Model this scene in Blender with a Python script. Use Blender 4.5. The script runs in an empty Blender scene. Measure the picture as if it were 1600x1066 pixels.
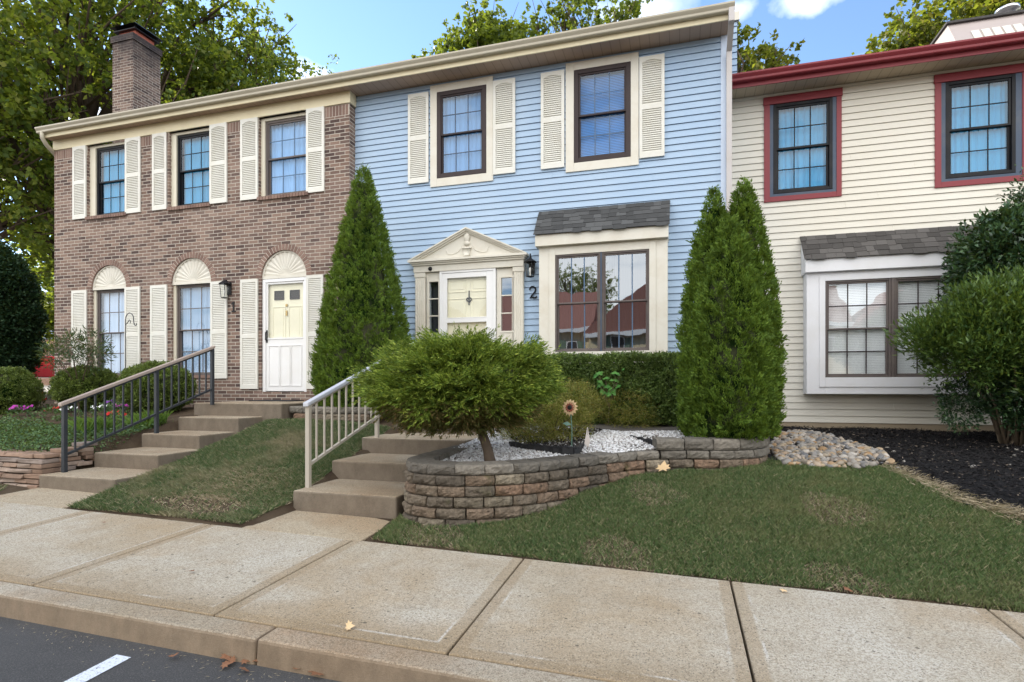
import bpy, math, random
import numpy as np
from mathutils import Vector, Matrix
random.seed(7)
RNG = np.random.default_rng(11)
scene = bpy.context.scene
COL = scene.collection
R = math.radians
PI = math.pi

# ------------------------------------------------------------------ camera
FPX, PSI, YH = 884.0, R(16.5), 605.0          # focal length in photo pixels, yaw to the left, horizon row
CP, SP = math.cos(PSI), math.sin(PSI)
cam_d = bpy.data.cameras.new('camera'); cam = bpy.data.objects.new('camera', cam_d); COL.objects.link(cam)
cam.location = (0, 0, 0); cam.rotation_euler = (R(90), 0, PSI)
cam_d.sensor_width = 36; cam_d.lens = 36 * FPX / 1600
cam_d.shift_y = (YH - 533) / 1600
cam_d.clip_start = 0.05; cam_d.clip_end = 2000
scene.camera = cam

def FX(u, Y):                                  # x of a photo column on the wall plane at depth Y
    t = (u - 800) / FPX
    return Y * (t * CP - SP) / (t * SP + CP)
def FZ(u, v, Y):                               # height of a photo point on that plane
    t = (u - 800) / FPX
    return -(v - YH) / FPX * Y / (t * SP + CP)

# ------------------------------------------------------------------ helpers
ORG = {}
def tag(o, label=None, cat=None, group=None, kind=None):
    if label: o['label'] = label
    if cat: o['category'] = cat
    if group: o['group'] = group
    if kind: o['kind'] = kind
    return o
def thing(name, label, cat, loc=(0, 0, 0), group=None):
    o = bpy.data.objects.new(name, None); COL.objects.link(o); o.location = loc
    o.empty_display_size = .2
    ORG[o] = Vector(loc)
    return tag(o, label, cat, group)
def link(name, me, mat, parent=None, smooth=False, origin=None):
    if origin is None:
        origin = ORG.get(parent, Vector((0, 0, 0)))
    o = bpy.data.objects.new(name, me)
    if parent is None: o.location = origin
    o.parent = parent
    ORG[o] = Vector(origin)
    COL.objects.link(o)
    if isinstance(mat, (list, tuple)):
        for m in mat: me.materials.append(m)
    elif mat: me.materials.append(mat)
    if smooth: me.polygons.foreach_set('use_smooth', [True] * len(me.polygons))
    return o

class MB:
    def __init__(s): s.v = []; s.f = []
    def quad(s, a, b, c, d):
        n = len(s.v); s.v += [a, b, c, d]; s.f.append((n, n+1, n+2, n+3)); return s
    def tri(s, a, b, c):
        n = len(s.v); s.v += [a, b, c]; s.f.append((n, n+1, n+2)); return s
    def hexa(s, p):                            # 8 corners: bottom ccw 0-3, top 4-7
        n = len(s.v); s.v += [tuple(q) for q in p]
        for f in ((3,2,1,0),(4,5,6,7),(0,1,5,4),(1,2,6,5),(2,3,7,6),(3,0,4,7)): s.f.append(tuple(n+i for i in f))
        return s
    def box(s, x0, x1, y0, y1, z0, z1):
        if x1 < x0: x0, x1 = x1, x0
        if y1 < y0: y0, y1 = y1, y0
        if z1 < z0: z0, z1 = z1, z0
        return s.hexa([(x0,y0,z0),(x1,y0,z0),(x1,y1,z0),(x0,y1,z0),(x0,y0,z1),(x1,y0,z1),(x1,y1,z1),(x0,y1,z1)])
    def prism_x(s, prof, x0, x1):              # profile in (y,z) swept along x
        n = len(s.v); k = len(prof)
        for x in (x0, x1): s.v += [(x, y, z) for y, z in prof]
        for i in range(k):
            j = (i+1) % k; s.f.append((n+i, n+j, n+k+j, n+k+i))
        s.f.append(tuple(n+i for i in range(k))[::-1]); s.f.append(tuple(n+k+i for i in range(k)))
        return s
    def prism_z(s, poly, z0, z1):
        n = len(s.v); k = len(poly)
        for z in (z0, z1): s.v += [(x, y, z) for x, y in poly]
        for i in range(k):
            j = (i+1) % k; s.f.append((n+i, n+j, n+k+j, n+k+i))
        s.f.append(tuple(n+i for i in range(k))[::-1]); s.f.append(tuple(n+k+i for i in range(k)))
        return s
    def prism_y(s, poly, y0, y1):              # profile in (x,z)
        n = len(s.v); k = len(poly)
        for y in (y0, y1): s.v += [(x, y, z) for x, z in poly]
        for i in range(k):
            j = (i+1) % k; s.f.append((n+i, n+j, n+k+j, n+k+i))
        s.f.append(tuple(n+i for i in range(k))); s.f.append(tuple(n+k+i for i in range(k))[::-1])
        return s
    def tube(s, pts, rad, n=8, cap=True):
        pts = [Vector(p) for p in pts]; m = len(pts)
        if not hasattr(rad, '__len__'): rad = [rad] * m
        base = len(s.v); up = Vector((0.13, 0.21, 1)).normalized()
        for i, p in enumerate(pts):
            t = (pts[min(i+1, m-1)] - pts[max(i-1, 0)]).normalized()
            a = t.cross(up)
            if a.length < .05: a = t.cross(Vector((1, 0, 0)))
            a.normalize(); b = t.cross(a).normalized()
            for k in range(n):
                an = 2*PI*k/n
                q = p + (a*math.cos(an) + b*math.sin(an)) * rad[i]; s.v.append(tuple(q))
        for i in range(m-1):
            for k in range(n):
                k2 = (k+1) % n
                s.f.append((base+i*n+k, base+i*n+k2, base+(i+1)*n+k2, base+(i+1)*n+k))
        if cap:
            s.f.append(tuple(base+k for k in range(n))[::-1]); s.f.append(tuple(base+(m-1)*n+k for k in range(n)))
        return s
    def lathe(s, prof, cx, cy, n=16):
        base = len(s.v); m = len(prof)
        for r, z in prof:
            for k in range(n):
                a = 2*PI*k/n; s.v.append((cx+r*math.cos(a), cy+r*math.sin(a), z))
        for i in range(m-1):
            for k in range(n):
                k2 = (k+1) % n; s.f.append((base+i*n+k, base+i*n+k2, base+(i+1)*n+k2, base+(i+1)*n+k))
        return s
    def build(s, name, mat, parent=None, bevel=0, smooth=False, origin=None):
        o_ = origin if origin is not None else ORG.get(parent, Vector((0,0,0)))
        me = bpy.data.meshes.new(name)
        me.from_pydata([(x-o_[0], y-o_[1], z-o_[2]) for x, y, z in s.v], [], s.f); me.update()
        o = link(name, me, mat, parent, smooth, origin=Vector(o_))
        if bevel:
            md = o.modifiers.new('bevel', 'BEVEL'); md.width = bevel; md.segments = 2; md.limit_method = 'ANGLE'; md.angle_limit = R(35)
        return o

def np_mesh(name, V, F, mat, parent=None, smooth=False, origin=None):
    """V (n,3) float, F (m,k) int, k = 3 or 4"""
    o_ = np.array(origin if origin is not None else ORG.get(parent, Vector((0,0,0))), dtype=float)
    me = bpy.data.meshes.new(name)
    m, k = F.shape
    me.vertices.add(len(V)); me.vertices.foreach_set('co', (V - o_).astype(np.float32).ravel())
    me.loops.add(m*k); me.loops.foreach_set('vertex_index', F.astype(np.int32).ravel())
    me.polygons.add(m); me.polygons.foreach_set('loop_start', np.arange(0, m*k, k, dtype=np.int32))
    me.update(calc_edges=True); me.validate()
    return link(name, me, mat, parent, smooth, origin=Vector(o_))

# ------------------------------------------------------------------ materials
class NT:
    def __init__(s, name, rough=.8, spec=.3):
        s.m = bpy.data.materials.new(name); s.m.use_nodes = True
        s.t = s.m.node_tree; s.n = s.t.nodes; s.b = s.n['Principled BSDF']
        s.out = s.n['Material Output']
        s.b.inputs['Roughness'].default_value = rough
        s.b.inputs['Specular IOR Level'].default_value = spec
        s._c = None
    def N(s, t, **kw):
        x = s.n.new(t)
        for k, v in kw.items():
            if hasattr(x, k) and k not in x.inputs: setattr(x, k, v)
            else: x.inputs[k].default_value = v
        return x
    def L(s, a, b): s.t.links.new(a, b)
    def co(s):
        if s._c is None: s._c = s.N('ShaderNodeNewGeometry').outputs['Position']
        return s._c
    def noise(s, scale, detail=4, rough=.6, vec=None, dist=0):
        x = s.N('ShaderNodeTexNoise'); x.inputs['Scale'].default_value = scale; x.inputs['Detail'].default_value = detail
        x.inputs['Roughness'].default_value = rough; x.inputs['Distortion'].default_value = dist
        s.L(vec if vec is not None else s.co(), x.inputs['Vector']); return x.outputs['Fac']
    def ramp(s, fac, stops, interp='LINEAR'):
        x = s.N('ShaderNodeValToRGB'); cr = x.color_ramp; cr.interpolation = interp
        while len(cr.elements) < len(stops): cr.elements.new(.5)
        for e, (p, c) in zip(cr.elements, stops):
            e.position = p; e.color = (c, c, c, 1) if not hasattr(c, '__len__') else (*c, 1)
        s.L(fac, x.inputs['Fac']); return x.outputs['Color']
    def mix(s, fac, a, b, mode='MIX'):
        x = s.N('ShaderNodeMix', data_type='RGBA', blend_type=mode)
        for v, i in ((fac, 0), (a, 6), (b, 7)):
            if hasattr(v, 'is_output'): s.L(v, x.inputs[i])
            elif i == 0: x.inputs[0].default_value = v
            else: x.inputs[i].default_value = (*v, 1)
        return x.outputs[2]
    def math(s, op, a, b=0, c=None):
        x = s.N('ShaderNodeMath', operation=op)
        for i, v in enumerate((a, b, c)):
            if v is None: continue
            if hasattr(v, 'is_output'): s.L(v, x.inputs[i])
            else: x.inputs[i].default_value = v
        return x.outputs[0]
    def island(s): return s.N('ShaderNodeNewGeometry').outputs['Random Per Island']
    def color(s, c):
        if hasattr(c, 'is_output'): s.L(c, s.b.inputs['Base Color'])
        else: s.b.inputs['Base Color'].default_value = (*c, 1)
        return s
    def bump(s, h, strength=.4, dist=.01):
        x = s.N('ShaderNodeBump'); x.inputs['Strength'].default_value = strength; x.inputs['Distance'].default_value = dist
        s.L(h, x.inputs['Height']); s.L(x.outputs[0], s.b.inputs['Normal']); return s

def paint(name, c, rough=.55, dirt=.12, dirtc=(.35, .30, .22), sc=3.0, spec=.35, bump=.08, metallic=0):
    t = NT(name, rough, spec)
    n = t.noise(sc, 6, .65); d = t.ramp(n, [(.45, 0.0), (.75, 1.0)])
    fine = t.noise(sc*14, 3, .6)
    base = t.mix(t.math('MULTIPLY', d, dirt), c, dirtc)
    base = t.mix(t.math('MULTIPLY', fine, .10), base, tuple(x*.72 for x in c))
    t.color(base); t.b.inputs['Metallic'].default_value = metallic
    t.bump(fine, bump, .002)
    return t.m

M = {}
M['cream'] = paint('cream_paint', (.70, .655, .53), dirt=.25, dirtc=(.48, .38, .22))
M['cream_pale'] = paint('pale_cream_paint', (.68, .65, .57), dirt=.4, dirtc=(.5, .42, .3))
M['shutter'] = paint('cream_shutter_vinyl', (.70, .69, .635), .5, dirt=.28, dirtc=(.5, .45, .33))
M['gutter'] = paint('beige_gutter_metal', (.46, .42, .33), .4, dirt=.3, dirtc=(.33, .28, .2))
M['fascia'] = paint('yellowed_fascia', (.74, .66, .46), dirt=.2, dirtc=(.5, .4, .2))
M['white'] = paint('white_paint', (.80, .80, .80), .4, dirt=.12, dirtc=(.6, .55, .4))
M['bwhite'] = paint('bay_white_paint', (.74, .74, .76), .5, dirt=.28, dirtc=(.55, .52, .45))
M['red'] = paint('dark_red_paint', (.23, .034, .042), .42, dirt=.2, dirtc=(.18, .03, .035))
M['brownframe'] = paint('brown_window_frame', (.045, .033, .033), .45, dirt=.2, dirtc=(.09, .07, .07), spec=.2)
M['blackframe'] = paint('black_window_frame', (.008, .009, .012), .4, dirt=.05, spec=.2)
M['greyframe'] = paint('slate_blue_frame', (.055, .08, .125), .45, dirt=.15)
M['bronze'] = paint('bronze_window_frame', (.12, .10, .095), .45, dirt=.2, spec=.2)
M['bluemuntin'] = paint('grey_blue_muntin', (.07, .13, .22), .4, dirt=.05)
M['blackmetal'] = paint('black_rail_metal', (.028, .033, .04), .42, dirt=.25, dirtc=(.09, .08, .07), sc=9)
M['lantern'] = paint('black_lantern_metal', (.010, .011, .014), .42, dirt=.1, spec=.2)
M['railcap'] = paint('taupe_rail_cap', (.36, .29, .25), .5, dirt=.2)
M['greyrail'] = paint('pale_grey_rail', (.50, .52, .58), .42, dirt=.2)
M['tanrail'] = paint('tan_rail_metal', (.44, .40, .34), .45, dirt=.25)
M['doorcream'] = paint('cream_door', (.80, .77, .62), .45, dirt=.12)

M['rubber'] = paint('black_rubber', (.02, .02, .022), .8, dirt=.3, dirtc=(.06, .06, .06), bump=.3)
M['plasticblack'] = paint('black_plastic_edging', (.018, .018, .02), .6, dirt=.3, dirtc=(.07, .065, .06))
M['trim_sky'] = paint('pale_blue_corner_trim', (.55, .64, .78), .5, dirt=.12)
M['curtain_teal'] = paint('sheer_curtain_bluelit', (.24, .62, .76), .9, dirt=.05, spec=.05)  # the blue light on the sheer cloth is put into its colour
M['curtain_grey'] = paint('sheer_curtain_grey', (.52, .62, .72), .9, dirt=.05, spec=.05)
M['curtain_white'] = paint('sheer_curtain_white', (.80, .84, .90), .9, dirt=.05, spec=.05)
M['blind_blue'] = paint('blue_mini_blind', (.17, .42, .70), .6, dirt=.05)
M['blind_grey'] = paint('grey_mini_blind', (.92, .93, .92), .6, dirt=.05)
M['brass'] = paint('brass', (.35, .24, .08), .3, dirt=.2, metallic=.8)
M['darkroom'] = paint('dark_room', (.05, .045, .045), .9, dirt=.05)  # dark paint for the shade of rooms behind glass
M['roomdark'] = paint('dim_interior', (.055, .06, .07), .9, dirt=.05)  # unlit room behind a window, its shade put into the colour

def glass(name, tint=(.8, .9, 1.0), ior=1.75, rough=.01, wav=.0):
    t = NT(name); n = t.n; n.remove(t.b)
    tr = t.N('ShaderNodeBsdfTransparent'); tr.inputs[0].default_value = (*tint, 1)
    gl = t.N('ShaderNodeBsdfGlossy'); gl.inputs['Roughness'].default_value = rough
    gl.inputs['Color'].default_value = (.88, .94, 1, 1)
    lw = t.N('ShaderNodeLayerWeight'); lw.inputs['Blend'].default_value = .5; F0 = ((ior-1)/(ior+1))**2
    fr = t.math('ADD', t.math('MULTIPLY', t.math('POWER', lw.outputs['Facing'], 5.0), 1-F0), F0)   # the same from both sides of the pane
    mx = t.N('ShaderNodeMixShader')
    if wav:
        nz = t.noise(1.6, 2, .4); bp = t.N('ShaderNodeBump'); bp.inputs['Strength'].default_value = wav; bp.inputs['Distance'].default_value = .02
        t.L(nz, bp.inputs['Height']); t.L(bp.outputs[0], gl.inputs['Normal'])
    t.L(fr, mx.inputs[0]); t.L(tr.outputs[0], mx.inputs[1]); t.L(gl.outputs[0], mx.inputs[2]); t.L(mx.outputs[0], t.out.inputs[0])
    return t.m
M['glass_teal'] = glass('bluelight_tint_glass', (.42, .70, .86), 1.7, wav=.25)  # blue light off the curtain put into the pane tint
M['glass_blue'] = glass('bluelight_glass', (.52, .72, .92), 1.7, wav=.2)  # a paler tint carrying the same blue light
M['glass'] = glass('window_glass', (.78, .86, .95), 1.9, wav=.12)
M['glass_mirror'] = glass('reflective_bay_glass', (.5, .52, .55), 2.9, wav=.12)
M['glass_bay'] = glass('bay_glass', (.97, .99, 1.0), 2.3, wav=.12)
M['glass_clear'] = glass('storm_door_glass', (.99, .99, .96), 1.45, wav=.1)

def brick_mat(name, cols, mortar=(.57, .515, .44), soot=0, W=.213, H=.0677):
    t = NT(name, .88, .2)
    sep = t.N('ShaderNodeSeparateXYZ'); t.L(t.co(), sep.inputs[0])
    u = t.math('ADD', sep.outputs[0], sep.outputs[1])
    cb = t.N('ShaderNodeCombineXYZ'); t.L(u, cb.inputs[0]); t.L(sep.outputs[2], cb.inputs[1])
    bt = t.N('ShaderNodeTexBrick'); bt.offset = .5
    for k, v in (('Scale', 1), ('Mortar Size', .0065), ('Mortar Smooth', .25), ('Bias', 0), ('Brick Width', W), ('Row Height', H)): bt.inputs[k].default_value = v
    bt.inputs['Color1'].default_value = (0, 0, 0, 1); bt.inputs['Color2'].default_value = (1, 1, 1, 1); bt.inputs['Mortar'].default_value = (.5, .5, .5, 1)
    t.L(cb.outputs[0], bt.inputs['Vector'])
    stops = [(i/len(cols), c) for i, c in enumerate(cols)]
    bc = t.ramp(bt.outputs['Color'], stops, 'CONSTANT')
    big = t.noise(.9, 5, .6)
    grit = t.noise(55, 3, .7)
    bc = t.mix(t.math('MULTIPLY', grit, .45), bc, (.13, .085, .07))
    bc = t.mix(t.ramp(big, [(.5, 0.0), (.8, .35)]), bc, (.42, .32, .27))
    mo = t.mix(grit, mortar, tuple(x*.7 for x in mortar))
    c = t.mix(bt.outputs['Fac'], bc, mo)
    if soot:
        sz = t.math('MULTIPLY', t.math('SUBTRACT', sep.outputs[2], soot), 1.1)
        sz = t.math('ADD', sz, t.math('MULTIPLY', t.math('SUBTRACT', t.noise(3, 5, .6), .5), 1.2))
        c = t.mix(t.ramp(sz, [(0.0, 0.10), (.9, .90)]), c, (.035, .03, .032))
    t.color(c)
    h = t.math('ADD', t.math('MULTIPLY', bt.outputs['Fac'], -1.0), t.math('MULTIPLY', grit, .35))
    t.bump(h, .7, .006)
    return t.m
BC = [(.19, .125, .098), (.245, .165, .13), (.135, .088, .072), (.225, .152, .128), (.17, .115, .094), (.27, .185, .145), (.07, .048, .045), (.205, .138, .11), (.30, .215, .17), (.15, .105, .09), (.235, .165, .135), (.10, .068, .06)]
M['brick'] = brick_mat('brown_brick', BC)
M['brick_chim'] = brick_mat('sooty_brown_brick', [tuple(x*.85 for x in c) for c in BC], soot=8.0)
M['brick_far'] = brick_mat('orange_brick', [(.45, .25, .15), (.5, .3, .2), (.38, .2, .13)], mortar=(.5, .42, .34))
def island_mat(name, stops, rough=.85, noise_sc=30, dark=(.1, .08, .07), amt=.5, bump=.5, stain=None, bd=.006):
    t = NT(name, rough, .2)
    c = t.ramp(t.island(), stops)
    g = t.noise(noise_sc, 5, .65)
    c = t.mix(t.math('MULTIPLY', t.ramp(g, [(.3, 0.0), (.75, 1.0)]), amt), c, dark)
    if stain:
        sc, col, lo, hi = stain
        c = t.mix(t.ramp(t.noise(sc, 5, .6), [(lo, 0.0), (hi, .8)]), c, col)
    t.color(c); t.bump(g, bump, bd); return t.m
M['archbrick'] = island_mat('arch_brick', [(0, (.17, .105, .085)), (.5, (.27, .175, .14)), (1, (.30, .2, .16))], noise_sc=50, amt=.4)
M['mortar'] = paint('grey_mortar', (.58, .52, .45), .95, dirt=.4, sc=20, bump=.4)
M['block'] = island_mat('weathered_block', [(0, (.12, .10, .08)), (.35, (.22, .175, .13)), (.6, (.29, .185, .125)), (.8, (.19, .16, .12)), (1, (.36, .30, .22))], .95, 24, (.035, .03, .022), .85, 1.0, (2.6, (.06, .065, .02), .60, .74), bd=.03)
M['cap'] = island_mat('grey_block', [(0, (.14, .125, .105)), (.5, (.20, .18, .15)), (1, (.27, .24, .20))], .95, 26, (.05, .045, .04), .7, .9, (3.0, (.05, .055, .03), .62, .8), bd=.015)
M['flagstone'] = island_mat('stacked_flagstone', [(0, (.22, .15, .11)), (.4, (.33, .22, .16)), (.7, (.40, .31, .25)), (1, (.24, .20, .18))], .9, 14, (.1, .07, .05), .5, .7)

def siding_mat(name, c, c2, dirt=(.35, .38, .42)):
    t = NT(name, .48, .3)
    sep = t.N('ShaderNodeSeparateXYZ'); t.L(t.co(), sep.inputs[0])
    cb = t.N('ShaderNodeCombineXYZ'); t.L(t.math('MULTIPLY', sep.outputs[0], .6), cb.inputs[0]); t.L(t.math('MULTIPLY', sep.outputs[2], 34), cb.inputs[2])
    g = t.noise(3.5, 4, .6, cb.outputs[0])
    big = t.noise(.55, 4, .6)
    base = t.mix(t.ramp(big, [(.35, 0.0), (.7, 1.0)]), c, c2)
    base = t.mix(t.math('MULTIPLY', g, .22), base, dirt)
    t.color(base); t.bump(g, .10, .003); return t.m
M['blue'] = siding_mat('blue_vinyl_siding', (.33, .45, .60), (.40, .51, .635), (.24, .33, .46))
M['creamside'] = siding_mat('cream_vinyl_siding', (.68, .64, .55), (.72, .69, .61), (.52, .49, .42))
def soffit_mat(name, c):
    t = NT(name, .6, .2)
    sep = t.N('ShaderNodeSeparateXYZ'); t.L(t.co(), sep.inputs[0])
    fr = t.math('FRACT', t.math('MULTIPLY', sep.outputs[0], 1/.15))
    l = t.ramp(fr, [(0, 1.0), (.06, 0.0), (.94, 0.0), (1, 1.0)])
    t.color(t.mix(t.math('MULTIPLY', l, .6), c, tuple(x*.35 for x in c))); t.bump(l, -.5, .006); return t.m
M['soffit'] = soffit_mat('tan_vented_soffit', (.42, .31, .24))
M['soffit2'] = soffit_mat('beige_soffit', (.48, .39, .28))

def shingle_mat(name, base=(.062, .062, .07)):
    t = NT(name, .92, .15)
    c = t.ramp(t.island(), [(0, tuple(x*.6 for x in base)), (.5, base), (1, tuple(x*1.9 for x in base))])
    g = t.noise(160, 2, .7)
    c = t.mix(t.math('MULTIPLY', g, .55), c, tuple(x*2.2 for x in base)); t.color(c); t.bump(g, .5, .003); return t.m
M['shingle'] = shingle_mat('charcoal_shingle', (.050, .051, .052))
M['shingle_b'] = shingle_mat('brown_grey_shingle', (.060, .056, .053))
M['roof'] = paint('dark_roof_shingle', (.07, .065, .065), .95, dirt=.4, dirtc=(.13, .12, .11), sc=12, bump=.5)
M['roof_red'] = paint('red_brown_roof_shingle', (.27, .125, .10), .95, dirt=.4, dirtc=(.2, .08, .06), sc=8, bump=.5)

def concrete(name, c, c2, rust, dk=(.10, .085, .065), speck=True, warm=1.0, bands=False, side=None):
    t = NT(name, .9, .2)
    big = t.noise(.85, 6, .62, dist=.6); mid = t.noise(3.4, 5, .65); fine = t.noise(120, 3, .8); gr = t.noise(48, 4, .75)
    base = t.mix(t.ramp(big, [(.36, 0.0), (.62, 1.0)]), c, c2)
    base = t.mix(t.ramp(t.noise(.6, 7, .68), [(.46, 0.0), (.68, .85*warm)]), base, rust)
    base = t.mix(t.ramp(mid, [(.5, 0.0), (.8, .35)]), base, tuple(x*.62 for x in rust))
    sep = t.N('ShaderNodeSeparateXYZ'); t.L(t.co(), sep.inputs[0])
    if bands:                                    # trowelled margins and the stain that collects along the kerb
        wob = t.math('MULTIPLY', t.math('SUBTRACT', t.noise(9, 4, .6), .5), .05)
        fx = t.math('FRACT', t.math('DIVIDE', t.math('ADD', sep.outputs[0], 1.17+30.3), 1.515))
        dx = t.math('MULTIPLY', t.math('MINIMUM', fx, t.math('SUBTRACT', 1.0, fx)), 1.515)
        dy = t.math('SUBTRACT', sep.outputs[1], 2.75)
        d1 = t.math('MINIMUM', dx, dy)
        base = t.mix(t.ramp(t.math('ADD', d1, t.math('MULTIPLY', wob, .35)), [(.0, .55), (.075, .5), (.088, 0.0)]), base, tuple(x*.82 for x in rust))
        base = t.mix(t.ramp(t.math('ADD', dy, t.math('MULTIPLY', wob, 3.0)), [(0.0, .75), (.16, .45), (.38, 0.0)]), base, tuple(x*.75 for x in rust))
        base = t.mix(t.math('MULTIPLY', t.ramp(t.math('ABSOLUTE', t.math('SUBTRACT', d1, .095)), [(0.0, 1.0), (.012, 0.0)]), t.ramp(t.noise(2.2, 3, .5), [(.5, 0.0), (.6, .7)])), base, (.62, .60, .56))
    base = t.mix(t.ramp(gr, [(.48, .0), (.66, .62)]), base, tuple(x*.48 for x in rust))
    base = t.mix(t.ramp(fine, [(.50, .0), (.64, .9)]), base, tuple(x*.42 for x in c2))
    base = t.mix(t.ramp(fine, [(.28, .6), (.42, .0)]), base, tuple(min(1, x*1.45) for x in c))
    if speck:
        for sc, th, wd in ((17, .47, .02), (60, .42, .05)):
            vo = t.N('ShaderNodeTexVoronoi'); vo.inputs['Scale'].default_value = sc; t.L(t.co(), vo.inputs['Vector'])
            sc_ = t.N('ShaderNodeSeparateColor'); t.L(vo.outputs['Color'], sc_.inputs[0])
            rad = t.math('MULTIPLY', t.math('MAXIMUM', t.math('SUBTRACT', sc_.outputs[0], .62 if sc < 30 else .35), 0.0), th)
            vs = t.math('SUBTRACT', vo.outputs['Distance'], rad)
            base = t.mix(t.ramp(vs, [(0.0, .8), (wd, 0.0)]), base, dk)
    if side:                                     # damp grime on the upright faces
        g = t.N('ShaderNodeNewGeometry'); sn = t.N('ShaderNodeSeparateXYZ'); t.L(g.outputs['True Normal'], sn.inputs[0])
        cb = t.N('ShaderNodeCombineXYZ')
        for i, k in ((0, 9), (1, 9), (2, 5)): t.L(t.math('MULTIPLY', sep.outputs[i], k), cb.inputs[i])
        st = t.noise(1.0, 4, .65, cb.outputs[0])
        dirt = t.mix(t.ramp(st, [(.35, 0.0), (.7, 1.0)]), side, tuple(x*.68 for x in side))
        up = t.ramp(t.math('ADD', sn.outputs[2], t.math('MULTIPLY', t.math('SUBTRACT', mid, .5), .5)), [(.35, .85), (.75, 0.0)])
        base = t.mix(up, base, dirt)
    t.color(base); t.bump(fine, .7, .004); return t.m
M['walk'] = concrete('weathered_sidewalk_concrete', (.52, .48, .405), (.43, .37, .28), (.38, .275, .16), bands=True)
M['path'] = concrete('weathered_path_concrete', (.47, .41, .31), (.40, .32, .22), (.36, .25, .15))
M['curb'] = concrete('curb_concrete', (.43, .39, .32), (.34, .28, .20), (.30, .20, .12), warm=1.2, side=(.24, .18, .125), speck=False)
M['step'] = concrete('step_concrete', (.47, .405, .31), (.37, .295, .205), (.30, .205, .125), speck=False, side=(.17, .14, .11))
M['found'] = paint('foundation_parging', (.36, .29, .20), .9, dirt=.5, dirtc=(.24, .19, .14), bump=.4)

def asphalt():
    t = NT('asphalt', .85, .3)
    f1 = t.noise(150, 3, .85); big = t.noise(1.2, 5, .6)
    b = t.mix(t.ramp(big, [(.35, 0.0), (.7, 1.0)]), (.042, .042, .043), (.062, .061, .061))
    b = t.mix(t.ramp(f1, [(.5, 0.0), (.72, .8)]), b, (.17, .165, .16))
    b = t.mix(t.ramp(t.noise(.8, 6, .7), [(.55, 0.0), (.7, .35)]), b, (.085, .078, .07))
    t.color(b); t.bump(f1, .8, .005); return t.m
M['asphalt'] = asphalt()
def linepaint():
    t = NT('worn_white_line', .8, .3)
    n = t.noise(70, 5, .75)
    t.color(t.mix(t.ramp(n, [(.44, 1.0), (.56, 0.0)]), (.62, .66, .74), (.10, .10, .11))) if False else t.color(t.mix(t.ramp(n, [(.54, 0.0), (.62, .85)]), (.62, .66, .74), (.09, .09, .1)))
    t.bump(n, .3, .003); return t.m
M['line'] = linepaint()
def soil():
    t = NT('soil', .95, .1)
    n = t.noise(2.2, 6, .65); f = t.noise(60, 4, .7)
    c = t.mix(t.ramp(n, [(.4, 0.0), (.65, 1.0)]), (.075, .052, .035), (.14, .105, .07))
    c = t.mix(t.math('MULTIPLY', f, .7), c, (.045, .032, .022)); t.color(c); t.bump(f, .9, .02); return t.m
M['soil'] = soil()
def mulchm():
    t = NT('black_mulch', .9, .2)
    f = t.noise(45, 5, .75); c = t.ramp(f, [(.35, (.008, .008, .009)), (.6, (.02, .019, .02)), (.8, (.04, .036, .034))])
    t.color(c); t.bump(f, 1, .03); return t.m
M['mulch'] = mulchm()
M['chip'] = island_mat('mulch_chip', [(0, (.010, .008, .009)), (.7, (.022, .02, .021)), (.93, (.04, .036, .036)), (.97, (.16, .12, .085)), (1, (.3, .25, .2))], .85, 60, (.006, .006, .006), .4, .3)
M['gravel'] = island_mat('white_marble_gravel', [(0, (.20, .18, .17)), (.22, (.45, .44, .43)), (.5, (.68, .68, .69)), (.85, (.80, .80, .81)), (1, (.30, .25, .2))], .7, 60, (.4, .38, .35), .3, .3)
M['riverstone'] = island_mat('river_stone', [(0, (.22, .20, .18)), (.2, (.34, .32, .29)), (.38, (.12, .13, .145)), (.55, (.38, .31, .22)), (.72, (.32, .20, .10)), (.86, (.48, .45, .41)), (1, (.16, .13, .11))], .6, 16, (.2, .15, .1), .35, .2)
def leafm(name, stops, trans=.35, rough=.5, spec=.35, patch=None, vary=0):
    t = NT(name, rough, spec)
    c = t.ramp(t.island(), stops)
    if patch:
        sc, col, lo, hi, amt = patch
        c = t.mix(t.ramp(t.noise(sc, 4, .6), [(lo, 0.0), (hi, amt)]), c, col)
    if vary:                                     # branches of older, darker and younger, lighter growth
        c = t.mix(t.ramp(t.noise(vary, 3, .6), [(.40, .62), (.56, 0.0)]), c, tuple(x*.42 for x in stops[1][1]))
        c = t.mix(t.ramp(t.noise(vary*2.3, 3, .65), [(.52, 0.0), (.70, .55)]), c, tuple(x*1.15 for x in stops[-1][1]))
    t.color(c)
    tl = t.N('ShaderNodeBsdfTranslucent'); t.L(t.mix(.5, c, (.42, .50, .03), 'MIX'), tl.inputs[0])
    mx = t.N('ShaderNodeMixShader'); mx.inputs[0].default_value = trans
    t.L(t.b.outputs[0], mx.inputs[1]); t.L(tl.outputs[0], mx.inputs[2]); t.L(mx.outputs[0], t.out.inputs[0])
    return t.m
M['arb'] = leafm('arborvitae_foliage', [(0, (.045, .088, .014)), (.5, (.095, .175, .024)), (1, (.18, .27, .04))], .22, .6, .2, vary=4.5)
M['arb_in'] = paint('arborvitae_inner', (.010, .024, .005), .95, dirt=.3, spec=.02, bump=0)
M['jun'] = leafm('juniper_foliage', [(0, (.045, .09, .02)), (.4, (.11, .185, .03)), (.75, (.23, .32, .045)), (1, (.42, .48, .09))], .2, .55, .2, vary=6)
M['jun_low'] = leafm('juniper_inner_foliage', [(0, (.05, .065, .022)), (.5, (.11, .12, .04)), (1, (.24, .15, .07))], .15, .6, .1)
M['box'] = leafm('boxwood_foliage', [(0, (.04, .075, .02)), (.6, (.10, .165, .04)), (1, (.19, .26, .07))], .15, .45, .35, vary=5)
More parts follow.
